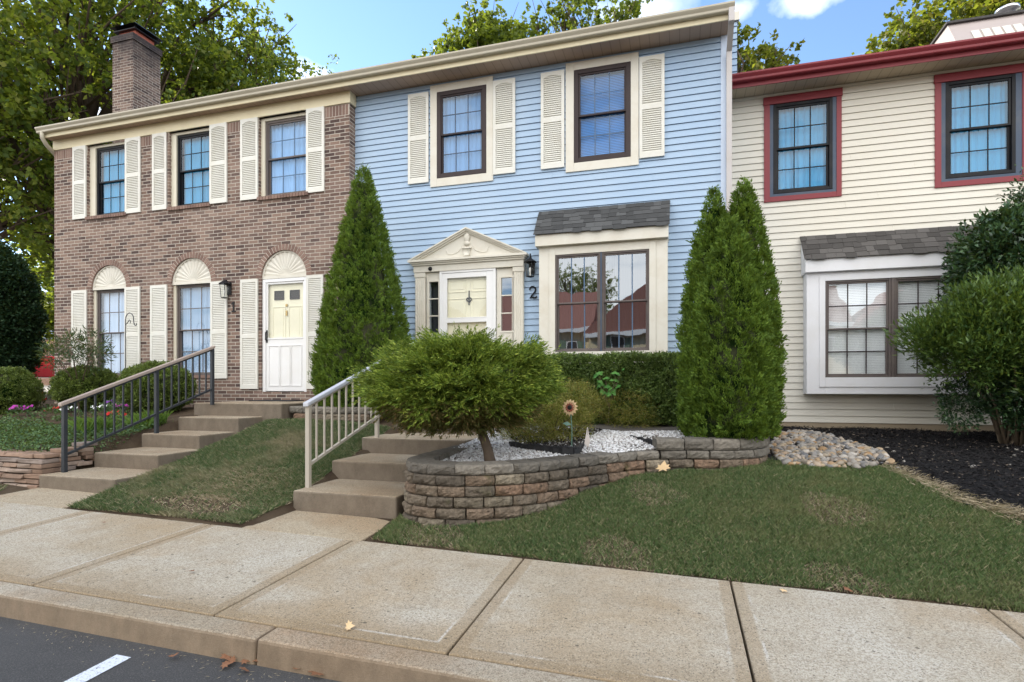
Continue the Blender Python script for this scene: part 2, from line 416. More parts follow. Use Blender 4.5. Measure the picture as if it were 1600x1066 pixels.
M['boxball'] = leafm('boxwood_ball_foliage', [(0, (.045, .075, .018)), (.6, (.11, .165, .032)), (1, (.21, .27, .06))], .15, .5, .3, vary=5)
M['holly'] = leafm('glossy_dark_foliage', [(0, (.014, .042, .022)), (.6, (.036, .085, .035)), (1, (.08, .15, .05))], .1, .32, .5, vary=3)
M['bush'] = leafm('mid_green_foliage', [(0, (.026, .062, .018)), (.55, (.06, .125, .03)), (1, (.17, .26, .06))], .25, .4, .4, vary=4)
M['darkgreen'] = leafm('dark_evergreen_foliage', [(0, (.008, .026, .012)), (.6, (.018, .045, .02)), (1, (.03, .065, .026))], .08, .55, .2)
M['spirea'] = leafm('spirea_foliage', [(0, (.09, .10, .025)), (.5, (.20, .22, .045)), (.8, (.33, .30, .07)), (.93, (.28, .12, .05)), (1, (.48, .42, .18))], .3, .5, .2, vary=7)
M['sapling'] = leafm('bright_maple_foliage', [(0, (.07, .22, .05)), (1, (.15, .36, .09))], .4, .45, .3)
M['myrtle'] = leafm('myrtle_foliage', [(0, (.02, .045, .025)), (.7, (.045, .085, .04)), (1, (.12, .06, .05))], .2, .45, .3)
M['cover'] = leafm('groundcover_foliage', [(0, (.03, .07, .03)), (.6, (.075, .145, .06)), (1, (.14, .22, .085))], .2, .5, .25)
M['tree_a'] = leafm('broad_tree_foliage', [(0, (.03, .06, .016)), (.5, (.07, .115, .022)), (.85, (.14, .17, .03)), (1, (.24, .24, .045))], .5, .5, .25)
M['tree_b'] = leafm('yellowing_tree_foliage', [(0, (.04, .06, .014)), (.5, (.09, .11, .02)), (.85, (.18, .17, .03)), (1, (.28, .22, .04))], .45, .5, .25)
M['tree_c'] = leafm('mid_tree_foliage', [(0, (.03, .06, .012)), (.5, (.07, .11, .02)), (1, (.15, .19, .035))], .45, .5, .25)
M['grass'] = leafm('lawn_grass', [(0, (.045, .080, .034)), (.4, (.085, .135, .052)), (.7, (.125, .175, .072)), (.9, (.18, .20, .09)), (1, (.36, .31, .19))], .15, .6, .15, patch=(1.15, (.25, .22, .11), .50, .76, .55))
M['grassdry'] = leafm('dry_lawn_grass', [(0, (.045, .080, .038)), (.5, (.09, .14, .06)), (.8, (.15, .18, .09)), (1, (.34, .29, .19))], .15, .6, .15, patch=(1.3, (.32, .27, .18), .50, .68, .8))
M['drygrass'] = leafm('straw', [(0, (.24, .19, .12)), (1, (.50, .42, .30))], .1, .7, .1)
M['ornagrass'] = leafm('fine_green_grass', [(0, (.05, .12, .02)), (1, (.13, .22, .05))], .3, .5, .2)
M['bark'] = paint('bark', (.10, .075, .055), .95, dirt=.6, dirtc=(.045, .035, .028), sc=10, spec=.1, bump=.8)
M['bark_pale'] = paint('pale_bark', (.23, .18, .13), .95, dirt=.6, dirtc=(.1, .075, .05), sc=12, spec=.1, bump=.6)
def flowerm(name, c):
    t = NT(name, .6, .2); t.color(c); return t.m
M['fl_red'] = flowerm('red_petal', (.45, .02, .02)); M['fl_pink'] = flowerm('magenta_petal', (.42, .05, .36)); M['fl_white'] = flowerm('white_petal', (.8, .8, .82)); M['fl_purple'] = flowerm('purple_petal', (.2, .06, .34))
M['leafdead'] = island_mat('fallen_brown_leaf', [(0, (.13, .055, .03)), (.5, (.24, .11, .06)), (1, (.34, .20, .11))], .8, 40, (.06, .03, .02), .4, .3)
M['leafpale'] = island_mat('fallen_pale_leaf', [(0, (.62, .44, .25)), (1, (.7, .52, .3))], .8, 40, (.5, .33, .18), .4, .3)
M['petal'] = paint('cream_metal_petal', (.72, .52, .30), .5, dirt=.4, dirtc=(.35, .12, .06), sc=40)
M['petal_in'] = paint('rust_red_petal', (.30, .06, .03), .5, dirt=.3)
M['patina'] = paint('teal_patina_metal', (.12, .22, .17), .5, dirt=.4, dirtc=(.05, .08, .07), sc=20)
M['flag'] = paint('white_cloth', (.72, .66, .62), .9, dirt=.3)
M['carred'] = paint('red_car_paint', (.55, .02, .03), .25, dirt=.05, spec=.6)
M['carwhite'] = paint('white_car_paint', (.75, .75, .76), .25, dirt=.05, spec=.6)
M['tyre'] = paint('tyre_rubber', (.02, .02, .02), .85, dirt=.2)
M['chrome'] = paint('alloy', (.6, .6, .62), .25, dirt=.05, metallic=.9)
M['terracotta'] = paint('red_clay_flue', (.45, .13, .09), .8, dirt=.3)
M['downspout'] = paint('greyed_downspout', (.50, .47, .46), .45, dirt=.35)
M['opp'] = paint('opposite_cream_siding', (.62, .52, .34), .7, dirt=.2)
M['oppgreen'] = paint('opposite_green_shutter', (.14, .2, .14), .6)
M['pink'] = paint('pinkish_mansard_trim', (.42, .36, .34), .6, dirt=.2)

# ------------------------------------------------------------------ ground heights
HC = 1.52
def S(x, y):                                   # the pavement plane: it climbs to the left and toward the houses
    x = np.clip(x, -30, 30); y = np.clip(y, -4, 60)
    return -HC - .019*x + .037*y
COLS = [
 (-40, [(4.3, -.9), (10, -.35), (20, -.02), (30, .12), (300, .6)]),
 (-14, [(4.3, -1.12), (5.0, -1.1), (5.14, -.86), (9, -.38), (14, -.22), (20, -.1), (30, .05), (300, .5)]),
 (-8.2, [(4.3, -1.24), (5.0, -1.2), (5.14, -.88), (7.4, -.52), (9, -.38), (300, -.38)]),
 (-7.62, [(4.3, -1.26), (5.0, -1.22), (5.14, -.95), (7.4, -.48), (9, -.4), (300, -.4)]),
 (-7.50, [(4.3, -1.28), (4.95, -1.26), (5.6, -1.1), (6.3, -.9), (7.4, -.62), (9, -.45), (300, -.4)]),
 (-6.32, [(4.3, -1.30), (4.9, -1.28), (7.4, -.6), (9, -.45), (300, -.4)]),
 (-6.1, [(4.3, -1.25), (5, -1.12), (5.7, -.95), (6.5, -.76), (7.3, -.53), (9, -.42), (300, -.4)]),
 (-5.0, [(4.3, -1.25), (5, -1.13), (5.7, -.95), (6.5, -.76), (7.3, -.53), (9, -.42), (300, -.4)]),
 (-3.87, [(4.3, -1.27), (5, -1.18), (5.75, -.99), (6.5, -.81), (7.3, -.62), (9, -.42), (300, -.4)]),
 (-3.81, [(4.3, -1.31), (4.95, -1.28), (6.5, -.9), (9, -.5), (300, -.5)]),
 (-2.66, [(4.3, -1.34), (4.95, -1.29), (6.5, -1.0), (9, -.6), (300, -.6)]),
 (-2.5, [(4.3, -1.31), (4.8, -1.25), (5, -1.22), (6, -1.1), (7, -.95), (9.2, -.7), (300, -.7)]),
 (-1.8, [(4.3, -1.325), (4.8, -1.235), (5.3, -1.2), (6.1, -1.05), (9.2, -.7), (300, -.7)]),
 (-1, [(4.3, -1.345), (5.2, -1.15), (5.6, -1.05), (6.2, -.96), (9.2, -.7), (300, -.7)]),
 (0, [(4.3, -1.37), (5.2, -1.16), (6.2, -.94), (6.7, -.88), (9.2, -.72), (300, -.7)]),
 (1.1, [(4.3, -1.385), (5.5, -1.14), (6.5, -.93), (7.2, -.86), (8.5, -.74), (10.3, -.68), (300, -.68)]),
 (3, [(4.3, -1.42), (5.5, -1.15), (6.3, -.99), (7.2, -.88), (8.5, -.76), (10.3, -.68), (300, -.68)]),
 (6, [(4.3, -1.48), (5.5, -1.25), (7, -1.0), (10.3, -.7), (300, -.7)]),
 (40, [(4.3, -1.8), (5.5, -1.5), (7, -1.2), (10.3, -1.0), (300, -1.0)]),
]
def T(x, y):
    x = np.atleast_1d(np.asarray(x, float)); y = np.atleast_1d(np.asarray(y, float))
    xs = np.array([c[0] for c in COLS])
    prof = np.stack([np.interp(y, [p[0] for p in c[1]], [p[1] for p in c[1]]) for c in COLS])
    i = np.clip(np.searchsorted(xs, x) - 1, 0, len(xs) - 2)
    w = np.clip((x - xs[i]) / (xs[i+1] - xs[i]), 0, 1)
    a = np.arange(len(x))
    z = prof[i, a]*(1-w) + prof[i+1, a]*w
    bump = .012*np.sin(x*3.1+y*1.7) + .010*np.sin(x*1.3-y*4.3) + .006*np.sin(x*7.9+y*6.1)
    z = z + bump*np.clip((y-4.6)/.8, 0, 1)
    front = S(x, y) - np.where(y < 2.66, .30, .10)
    wf = np.clip((4.3 - y)/.06, 0, 1)
    return z*(1-wf) + front*wf
def T1(x, y): return float(T(x, y)[0])

def grid_axis(segs):
    a = []
    for x0, x1, st in segs: a += list(np.arange(x0, x1 - 1e-6, st))
    a.append(segs[-1][1]); return np.array(a)
gx = grid_axis([(-400, -60, 40), (-60, -14, 4), (-14, 8, .11), (8, 60, 4), (60, 400, 40)])
gy = grid_axis([(-400, -40, 40), (-40, 0, 4), (0, 4.1, .25), (4.1, 10.6, .09), (10.6, 20, 1), (20, 60, 8), (60, 600, 60)])
XX, YY = np.meshgrid(gx, gy); V = np.stack([XX.ravel(), YY.ravel(), T(XX.ravel(), YY.ravel())], 1)
nx, ny = len(gx), len(gy)
ii = (np.arange(ny-1)[:, None]*nx + np.arange(nx-1)[None]).ravel()
F = np.stack([ii, ii+1, ii+nx+1, ii+nx], 1)
g = np_mesh('ground', V, F, M['soil'], smooth=True); tag(g, kind='structure')

# road
mb = MB()
rx = [-150, -30, -20, -12, -8, -5, -3, -1, 1, 3, 6, 12, 30, 150]; ry = [2.565, 1.5, 0, -2, -4, -8, -14]
for i in range(len(rx)-1):
    for j in range(len(ry)-1):
        q = [(rx[i], ry[j+1]), (rx[i+1], ry[j+1]), (rx[i+1], ry[j]), (rx[i], ry[j])]
        mb.quad(*[(x, y, float(S(x, y)) - .135) for x, y in q])
tag(mb.build('road', M['asphalt']), kind='structure')
mb = MB(); lz = lambda x, y: float(S(x, y)) - .131
ys = [2.42, 1.5, 0, -1.8]
for x0 in (-3.035, -5.77, -0.30, 2.44, -8.5):
    for a, b in zip(ys[:-1], ys[1:]):
        mb.quad((x0, b, lz(x0, b)), (x0+.105, b, lz(x0+.105, b)), (x0+.105, a, lz(x0+.105, a)), (x0, a, lz(x0, a)))
tag(mb.build('parking_lines', M['line']), kind='structure')

# kerb: long cast lengths with a joint between them
def sloped_box(mb, x0, x1, y0, y1, top, bot, f=None):
    p = []
    for dz in (bot, top):
        for x, y in ((x0, y0), (x1, y0), (x1, y1), (x0, y1)): p.append((x, y, float(S(x, y)) + dz))
    mb.hexa(p)
mb = MB()
for _ in (0,): pass
edges = [-40, -25, -14.4, -11.35, -8.3, -5.27, -2.225, .82, 3.87, 7, 12, 30, 40]
for a, b in zip(edges[:-1], edges[1:]):
    p = []
    for dz, yo in ((-.32, 0), (0, .022)):
        for x, y in ((a+.005, 2.55+yo), (b-.005, 2.55+yo), (b-.005, 2.742), (a+.005, 2.742)): p.append((x, y, float(S(x, y)) + dz))
    mb.hexa(p)
tag(mb.build('curb', M['curb'], bevel=.016), kind='structure')
# pavement slabs
mb = MB()
joints = [2.66 + 1.495*k for k in range(-9, 13)]
jx = [-40, -31, -23] + [-1.17 + 1.515*k for k in range(-10, 12)] + [25, 40]
for a, b in zip(jx[:-1], jx[1:]):
    sloped_box(mb, a+.007, b-.007, 2.750, 4.272, 0.0, -.14)
tag(mb.build('sidewalk', M['walk'], bevel=.008), kind='structure')
mb = MB(); 
for dx in (-1, 1):                              # the trowelled border bands beside each joint, a hair proud
    pass
sloped_box(mb, -3.86, -2.62, 4.279, 4.955, -.003, -.14)
sloped_box(mb, -7.36, -6.12, 4.279, 4.90, -.003, -.14)
tag(mb.build('walkway', M['path'], bevel=.008), kind='structure')

# ------------------------------------------------------------------ steps
def steps(name, label, rows, origin, mat='step'):
    t = thing(name, label, 'steps', origin)
    for (x0, x1, y0, y1, z, h) in rows:
        b = MB(); b.box(x0, x1, y0, y1, z-h, z); b.build('step', M[mat], t, bevel=.018)
    return t
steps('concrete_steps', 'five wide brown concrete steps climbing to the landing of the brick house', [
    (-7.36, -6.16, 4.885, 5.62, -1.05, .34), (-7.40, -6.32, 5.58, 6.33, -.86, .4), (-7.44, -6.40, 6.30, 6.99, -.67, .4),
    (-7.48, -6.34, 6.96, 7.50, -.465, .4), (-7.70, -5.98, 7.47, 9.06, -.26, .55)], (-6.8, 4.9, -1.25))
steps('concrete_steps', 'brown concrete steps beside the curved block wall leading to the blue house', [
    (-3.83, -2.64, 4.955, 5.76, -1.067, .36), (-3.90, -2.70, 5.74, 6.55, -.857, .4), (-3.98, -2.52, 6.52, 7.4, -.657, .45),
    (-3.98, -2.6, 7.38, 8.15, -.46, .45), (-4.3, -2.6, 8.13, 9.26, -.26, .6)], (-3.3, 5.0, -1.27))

# ------------------------------------------------------------------ handrails
def handrail(name, label, x, y0, y1, zt0, zt1, zb0, zb1, posts, nb, capm, postm, cw, ov):
    t = thing(name, label, 'handrail', (x, (y0+y1)/2, posts[0][1]))
    zt = lambda y: zt0 + (zt1-zt0)*(y-y0)/(y1-y0)
    zb = lambda y: zb0 + (zb1-zb0)*(y-y0)/(y1-y0)
    b = MB(); a, c = y0-ov, y1+ov*.6
    p = []
    for dz in (-.022, .022):
        for xx, yy in ((x-cw, a), (x+cw, a), (x+cw, c), (x-cw, c)): p.append((xx, yy, zt(yy)+dz))
    b.hexa(p); b.build('top_rail', M[capm], t, bevel=.008)
    b = MB(); p = []
    for dz in (-.015, .015):
        for xx, yy in ((x-.016, y0), (x+.016, y0), (x+.016, y1), (x-.016, y1)): p.append((xx, yy, zb(yy)+dz))
    b.hexa(p); b.build('bottom_rail', M[postm], t)
    b = MB(); p = []
    for dz in (-.045, -.023):
        for xx, yy in ((x-.014, y0), (x+.014, y0), (x+.014, y1), (x-.014, y1)): p.append((xx, yy, zt(yy)+dz))
    b.hexa(p); b.build('under_rail', M[postm], t)
    for py, pz in posts:
        b = MB(); b.box(x-.024, x+.024, py-.024, py+.024, pz-.03, zt(py)-.02); b.build('post', M[postm], t, bevel=.004)
    pys = [q[0] for q in posts]
    for (pa, pb), k in zip(zip(pys[:-1], pys[1:]), nb):
        for i in range(1, k+1):
            yy = pa + (pb-pa)*i/(k+1)
            b = MB(); b.box(x-.0095, x+.0095, yy-.0095, yy+.0095, zb(yy)-.005, zt(yy)-.03); b.build('baluster', M[postm], t)
    return t
handrail('handrail', 'black metal handrail with a brown top rail on the steps of the brick house', -7.27, 5.12, 7.42, -.195, .64, -.84, -.03,
         [(5.12, -1.05), (6.40, -.67), (7.42, -.26)], (9, 7), 'railcap', 'blackmetal', .03, .06)
handrail('handrail', 'pale grey metal handrail with tan balusters on the blue house steps beside the juniper', -3.79, 5.16, 7.9, -.17, .735, -.83, .02,
         [(5.16, -1.067), (6.585, -.657), (7.9, -.46)], (9, 8), 'greyrail', 'tanrail', .033, .05)

# ------------------------------------------------------------------ walls with openings
def cuts(lo, hi, holes, z0, z1):
    iv = [(lo, hi)]
    for (a, b, c, d) in holes:
        if c < z1 - 1e-5 and d > z0 + 1e-5:
            n = []
            for (p, q) in iv:
                if b <= p or a >= q: n.append((p, q)); continue
                if a > p: n.append((p, a))
                if b < q: n.append((b, q))
            iv = n
    return iv
def siding(name, x0, x1, z0, z1, y, holes, mat, parent, h=.1067, gr=.010, gd=.007):
    b = MB(); k = int(math.ceil((z1-z0)/h))
    prof = lambda f: y - .017*(1-f) - .002       # f 0 at the lip, 1 at the top
    for i in range(k):
        a, c = z0+i*h, min(z0+(i+1)*h, z1)
        g = c - gr
        lv = sorted(set([a, c, g] + [z for hh in holes for z in hh[2:] if a+1e-4 < z < c-1e-4]))
        for p, q in zip(lv[:-1], lv[1:]):
            for (xa, xb) in cuts(x0, x1, holes, p, q):
                if q <= g + 1e-6:
                    ya, yb = prof((p-a)/h), prof((q-a)/h)
                else: ya = yb = y + gd
                b.quad((xa, ya, p), (xb, ya, p), (xb, yb, q), (xa, yb, q))
        for (xa, xb) in cuts(x0, x1, holes, a-.002, a+.002): b.quad((xa, y+gd, a), (xb, y+gd, a), (xb, prof(0), a), (xa, prof(0), a))
        for (xa, xb) in cuts(x0, x1, holes, g-.002, g+.002): b.quad((xa, prof((g-a)/h), g), (xb, prof((g-a)/h), g), (xb, y+gd, g), (xa, y+gd, g))
        if x1-x0 > 2:                            # the overlaps between lengths of siding
            for _ in range(random.choice((0, 0, 1, 1, 2))):
                xs_ = random.uniform(x0+.3, x1-.3)
                if not any(hh[0]-.12 < xs_ < hh[1]+.12 and hh[2] < c and hh[3] > a for hh in holes):
                    b.quad((xs_, prof(0)-.004, a+.001), (xs_+.012, prof(0)-.001, a+.001), (xs_+.012, prof((g-a)/h)-.001, g), (xs_, prof((g-a)/h)-.004, g)); b.quad((xs_, prof(0)+.002, a+.001), (xs_, prof(0)-.004, a+.001), (xs_, prof((g-a)/h)-.004, g), (xs_, prof((g-a)/h)+.002, g))
    # backing and reveals round each hole
    for (a, c, d, e) in holes:
        for (p, q) in (((a, d), (a, e)), ((c, e), (c, d)), ((a, e), (c, e)), ((c, d), (a, d))):
            b.quad((p[0], y-.018, p[1]), (q[0], y-.018, q[1]), (q[0], y+.16, q[1]), (p[0], y+.16, p[1]))
    return b.build(name, mat, parent)
def shell(b, x0, x1, y0, y1, z0, z1, front=False):
    b.quad((x0, y1, z0), (x0, y0, z0), (x0, y0, z1), (x0, y1, z1))
    b.quad((x1, y0, z0), (x1, y1, z0), (x1, y1, z1), (x1, y0, z1))
    b.quad((x1, y1, z0), (x0, y1, z0), (x0, y1, z1), (x1, y1, z1))
    return b

def rnd_curtain(x0, x1, z0, z1, y, folds=9, amp=.012):
    b = MB(); n = 60
    ph = random.random()*6
    pts = []
    for i in range(n+1):
        x = x0 + (x1-x0)*i/n
        pts.append((x, y + amp*math.sin(ph + folds*2*PI*i/n) + amp*.5*math.sin(ph*2+folds*3.7*PI*i/n)))
    for (xa, ya), (xb, yb) in zip(pts[:-1], pts[1:]): b.quad((xa, ya, z0), (xb, yb, z0), (xb, yb, z1), (xa, ya, z1))
    return b
def blind(x0, x1, z0, z1, y, st=.026):
    b = MB(); z = z0
    while z < z1:
        b.quad((x0, y-.008, z), (x1, y-.008, z), (x1, y+.004, z+st*.97), (x0, y+.004, z+st*.97)); z += st
    return b
def sash(parent, x0, x1, z0, z1, y, w, fm, gm, mm, nxp, nzp, mw=.017, lab='sash'):
    b = MB()
    b.box(x0, x0+w, y-.014, y+.016, z0, z1); b.box(x1-w, x1, y-.014, y+.016, z0, z1)
    b.box(x0+w, x1-w, y-.014, y+.016, z0, z0+w); b.box(x0+w, x1-w, y-.014, y+.016, z1-w, z1)
    b.build(lab, M[fm], parent, bevel=.004)
    b = MB(); b.quad((x0+w, y, z0+w), (x1-w, y, z0+w), (x1-w, y, z1-w), (x0+w, y, z1-w)); b.build('pane', M[gm], parent)
    if nxp > 1 or nzp > 1:
        b = MB(); X0, X1, Z0, Z1 = x0+w, x1-w, z0+w, z1-w
        for i in range(1, nxp):
            x = X0+(X1-X0)*i/nxp; b.box(x-mw/2, x+mw/2, y-.006, y-.001, Z0, Z1)
        for j in range(1, nzp):
            z = Z0+(Z1-Z0)*j/nzp; b.box(X0, X1, y-.0065, y-.0015, z-mw/2, z+mw/2)
        b.build('muntins', M[mm], parent)
def window(root, x0, x1, z0, z1, y, fm='brownframe', gm='glass', mm=None, grid=(3, 2), fw=.045, sw=.035, cover=('curtain', 'curtain_grey'), split=.5, zfrac=1.0, name='window', label=None, y_in=0):
    """double-hung window: frame (the part), two sashes with panes and muntins, a curtain or a blind"""
    mm = mm or fm
    b = MB(); d0, d1 = y-.028, y+.09
    b.box(x0, x0+fw, d0, d1, z0, z1); b.box(x1-fw, x1, d0, d1, z0, z1)
    b.box(x0+fw, x1-fw, d0, d1, z1-fw, z1); b.box(x0+fw, x1-fw, d0, d1, z0, z0+fw)
    o = b.build(name, M[fm], root, bevel=.005)
    if label: o['label'] = label
    a, c, e, g = x0+fw, x1-fw, z0+fw, z1-fw
    mid = e + (g-e)*split
    sash(o, a, c, mid-sw*.5, g, y+.002, sw, fm, gm, mm, *grid)
    sash(o, a, c, e, mid+sw*.5, y+.036, sw, fm, gm, mm, *grid)
    kind, cm = cover
    if kind == 'curtain': rnd_curtain(a, c, e, g, y+.085).build('curtain', M[cm], o)
    elif kind == 'blind': blind(a, c, e, g, y+.075).build('blind', M[cm], o)
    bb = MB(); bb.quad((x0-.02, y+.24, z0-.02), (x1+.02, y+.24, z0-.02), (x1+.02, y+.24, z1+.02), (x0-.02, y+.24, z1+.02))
    bb.build('dark_room_sheet', M['roomdark'], o)  # dark sheet behind the sashes, painted with the room's shade
    return o
def casing(parent, x0, x1, z0, z1, y, wl, wt, wb, mat, name='trim', th=.028, wr=None):
    wr = wr or wl
    b = MB(); b.box(x0, x0+wl, y-th, y, z0, z1); b.box(x1-wr, x1, y-th, y, z0, z1)
    b.box(x0+wl, x1-wr, y-th+.002, y, z1-wt, z1); b.box(x0+wl, x1-wr, y-th+.002, y, z0, z0+wb)
    return b.build(name, M[mat], parent, bevel=.004)
def shutter(root, x0, x1, z0, z1, y, mat='shutter', mid=.5, arch=True, name='shutter', st=.034):
    b = MB(); w = x1-x0; s = min(.048, w*.16); t0, t1 = y-.032, y-.004
    h = z1-z0; rb, rt, rm = .085, .06, .075
    zm = z0 + h*mid
    b.box(x0, x0+s, t0, t1, z0, z1); b.box(x1-s, x1, t0, t1, z0, z1)
    b.box(x0+s, x1-s, t0, t1, z0, z0+rb); b.box(x0+s, x1-s, t0, t1, zm-rm/2, zm+rm/2); b.box(x0+s, x1-s, t0, t1, z1-rt, z1)
    if arch:
        n = 10; xa, xb = x0+s, x1-s
        for i in range(n):
            u0, u1 = i/n, (i+1)/n
            f = lambda u: z1-rt-.035*(1-math.sin(PI*u))
            b.hexa([(xa+(xb-xa)*u0, t0+.001, f(u0)), (xa+(xb-xa)*u1, t0+.001, f(u1)), (xa+(xb-xa)*u1, t1, f(u1)), (xa+(xb-xa)*u0, t1, f(u0)),
                    (xa+(xb-xa)*u0, t0+.001, z1-rt+.001), (xa+(xb-xa)*u1, t0+.001, z1-rt+.001), (xa+(xb-xa)*u1, t1, z1-rt+.001), (xa+(xb-xa)*u0, t1, z1-rt+.001)])
    for (a, c) in ((z0+rb, zm-rm/2), (zm+rm/2, z1-rt)):
        n = int((c-a)/st)
        for i in range(n):
            z = a+(c-a)*i/n; zz = a+(c-a)*(i+1)/n
            b.quad((x0+s, y-.030, z+.001), (x1-s, y-.030, z+.001), (x1-s, y-.010, zz-.001), (x0+s, y-.010, zz-.001))
            b.quad((x0+s, y-.010, z), (x1-s, y-.010, z), (x1-s, y-.030, z+.001), (x0+s, y-.030, z+.001))
    return b.build(name, M[mat], root)
def shingle_slope(x0a, x1a, ya, za, x0b, x1b, yb, zb, rows, mat, parent, name='shingles', w=.16):
    """sloping shingle field from the lower edge (a) to the upper edge (b), every tab its own piece"""
    b = MB()
    dirv = Vector((0, yb-ya, zb-za)); L = dirv.length; d = dirv.normalized(); nrm = Vector((0, -d.z, d.y))
    if nrm.z < 0: nrm = -nrm
    for r in range(rows):
        f0, f1 = r/rows, (r+1)/rows + .06
        xl = x0a+(x0b-x0a)*r/rows; xr = x1a+(x1b-x1a)*r/rows
        x = xl - random.random()*w
        while x < xr:
            ww = w*random.uniform(.7, 1.3); a, c = max(x, xl), min(x+ww-.003, xr)
            if c-a > .01:
                off = .006 + .004*random.random()
                q0 = f0 - random.choice((0, 0, .035))
                p = []
                for hh in (0.0, off):
                    for (xx, ff) in ((a, q0), (c, q0), (c, f1), (a, f1)):
                        lift = .008*(1-(ff-f0)/(f1-f0)) + hh
                        pt = Vector((xx, ya, za)) + d*(L*min(ff, 1.0)) + nrm*lift; p.append(tuple(pt))
                b.hexa(p)
            x += ww
    return b.build(name, mat, parent)
def gutter(name, x0, x1, y0, y1, z0, z1, mat, parent):
    """ogee gutter: y0 front lip, y1 against the fascia"""
    h = z1-z0; w = y1-y0
    prof = [(y1, z0), (y1-w*.62, z0), (y1-w*.70, z0+h*.10), (y1-w*.72, z0+h*.38), (y1-w*.90, z0+h*.62), (y0, z0+h*.78), (y0, z1), (y0+.012, z1), (y0+.012, z1-.02), (y0+.02, z1-.045), (y1-.01, z1-.045), (y1, z1)]
    b = MB(); b.prism_x(prof, x0, x1); return b.build(name, mat, parent)
def lantern(root, x, y, z, s, style):
    """wall lantern; z is the top of the cage, s its height, y the wall face"""
    b = MB(); cy = y-.13
    b.box(x-.045, x+.045, y-.022, y, z-.75*s, z+.02); 
    pts = [(x, y-.02, z-.35*s)] + [(x, y-.02-(.11)*math.sin(a), z+.02+.11*math.sin(a*1.0)*(.9 if a < 1.57 else 1)) for a in (.2, .6, 1.0, 1.3)] + [(x, cy, z+.02)] if style == 0 else [(x, y-.02, z-.2*s), (x, y-.05, z+.08*s), (x, y-.09, z+.16*s), (x, cy, z+.10*s), (x, cy, z)]
    b.tube(pts, .009, 6)
    n = 6 if style == 0 else 4; rt, rb = (.085, .062)
    rot = PI/n if style else 0
    def ring(r, zz): return [(x+r*math.cos(rot+2*PI*k/n), cy+r*math.sin(rot+2*PI*k/n), zz) for k in range(n)]
    A, B = ring(rb, z-s), ring(rt, z-.12*s)
    for k in range(n): b.tube([A[k], B[k]], .006, 5)
    for rg in (A, B):
        for k in range(n): b.tube([rg[k], rg[(k+1) % n]], .006, 5)
    b.lathe([(.001, z-s-.02), (rb*.8, z-s-.008), (rb+.006, z-s)], x, cy, n*2)
    b.lathe([(rt+.025, z-.12*s), (rt+.02, z-.09*s), (.045, z+.02), (.02, z+.035), (.012, z+.05), (.001, z+.055)], x, cy, 12 if style == 0 else 4 if False else 12)
    o = b.build('wall_lantern', M['lantern'], root)
    b = MB()
    for k in range(n): b.quad(A[k], A[(k+1) % n], B[(k+1) % n], B[k])
    b.build('lantern_glass', M['glass_clear'], o)
    b = MB(); b.lathe([(.012, z-s), (.012, z-s+.07), (.022, z-s+.10), (.018, z-s+.14), (.001, z-s+.155)], x, cy, 10); b.build('bulb', M['white'], o, smooth=True)
    return o
def stroke(mb, path, y, r): mb.tube([(p[0], y, p[1]) for p in path], r, 8)

# ================================================================== BRICK HOUSE
YB, YC, YW = 9.08, 9.28, 10.30
XL = FX(85, YB); XB = FX(546, YB); XR = FX(1138, YC)
SOF = 5.41
brick = thing('brick_townhouse', 'brown brick townhouse at the left with three fanlight arches and cream shutters', 'townhouse', (-9.5, YB, -.3))
up = [(136.7, 196.5, 143.3, 151.6, 339.6, 'curtain_teal', 'glass_teal', 'blackframe'),
      (264.5, 329.2, 269, 277.7, 323.5, 'curtain_teal', 'glass_teal', 'blackframe'),
      (405.0, 480.3, 410, 415.6, 307.0, 'curtain_white', 'glass_blue', 'bronze')]
low = [(142.6, 197.4), (267.5, 330.2), (408, 479)]
ZFR = 5.195
holes = []
ZUB = sum(FZ(u[3], u[4], YB+.06) for u in up)/3
for u in up: holes.append((FX(u[0], YB), FX(u[1], YB), ZUB, ZFR))
ZSP = 2.115
ar = []
for k, (a, c) in enumerate(low):
    x0, x1 = FX(a, YB), FX(c, YB); zb = -.09 if k == 2 else .24; ar.append((x0, x1, zb))
    holes.append((x0, x1, zb, ZSP + (x1-x0)/2))
b = MB()
zs = sorted(set([-.8, SOF] + [z for h in holes for z in h[2:]]))
for p, q in zip(zs[:-1], zs[1:]):
    for xa, xb in cuts(XL, XB, holes, p, q): b.quad((xa, YB, p), (xb, YB, p), (xb, YB, q), (xa, YB, q))
D = .11
for i, (x0, x1, z0, z1) in enumerate(holes):
    b.quad((x0, YB, z0), (x0, YB+D+.1, z0), (x0, YB+D+.1, z1 if i < 3 else ZSP), (x0, YB, z1 if i < 3 else ZSP))
    b.quad((x1, YB+D+.1, z0), (x1, YB, z0), (x1, YB, z1 if i < 3 else ZSP), (x1, YB+D+.1, z1 if i < 3 else ZSP))
    b.quad((x0, YB, z0), (x1, YB, z0), (x1, YB+D+.1, z0), (x0, YB+D+.1, z0))
    if i >= 3:
        cx, r = (x0+x1)/2, (x1-x0)/2; n = 24
        for k in range(n):
            a0, a1 = PI*k/n, PI*(k+1)/n
            pa, pb = (cx+r*math.cos(a0), ZSP+r*math.sin(a0)), (cx+r*math.cos(a1), ZSP+r*math.sin(a1))
            b.quad((pb[0], YB, pb[1]), (pa[0], YB, pa[1]), (pa[0], YB, z1), (pb[0], YB, z1))
            b.quad((pa[0], YB, pa[1]), (pb[0], YB, pb[1]), (pb[0], YB+D, pb[1]), (pa[0], YB+D, pa[1]))
b.quad((XB, YB, -.8), (XB, YC+.2, -.8), (XB, YC+.2, SOF), (XB, YB, SOF))
shell(b, XL, XB-.01, YB+.001, 19, -.8, SOF); b.tri((XL, YB, SOF), (XL, 19, SOF), (XL, 14, 7.15))
b.build('brick_wall', M['brick'], brick)
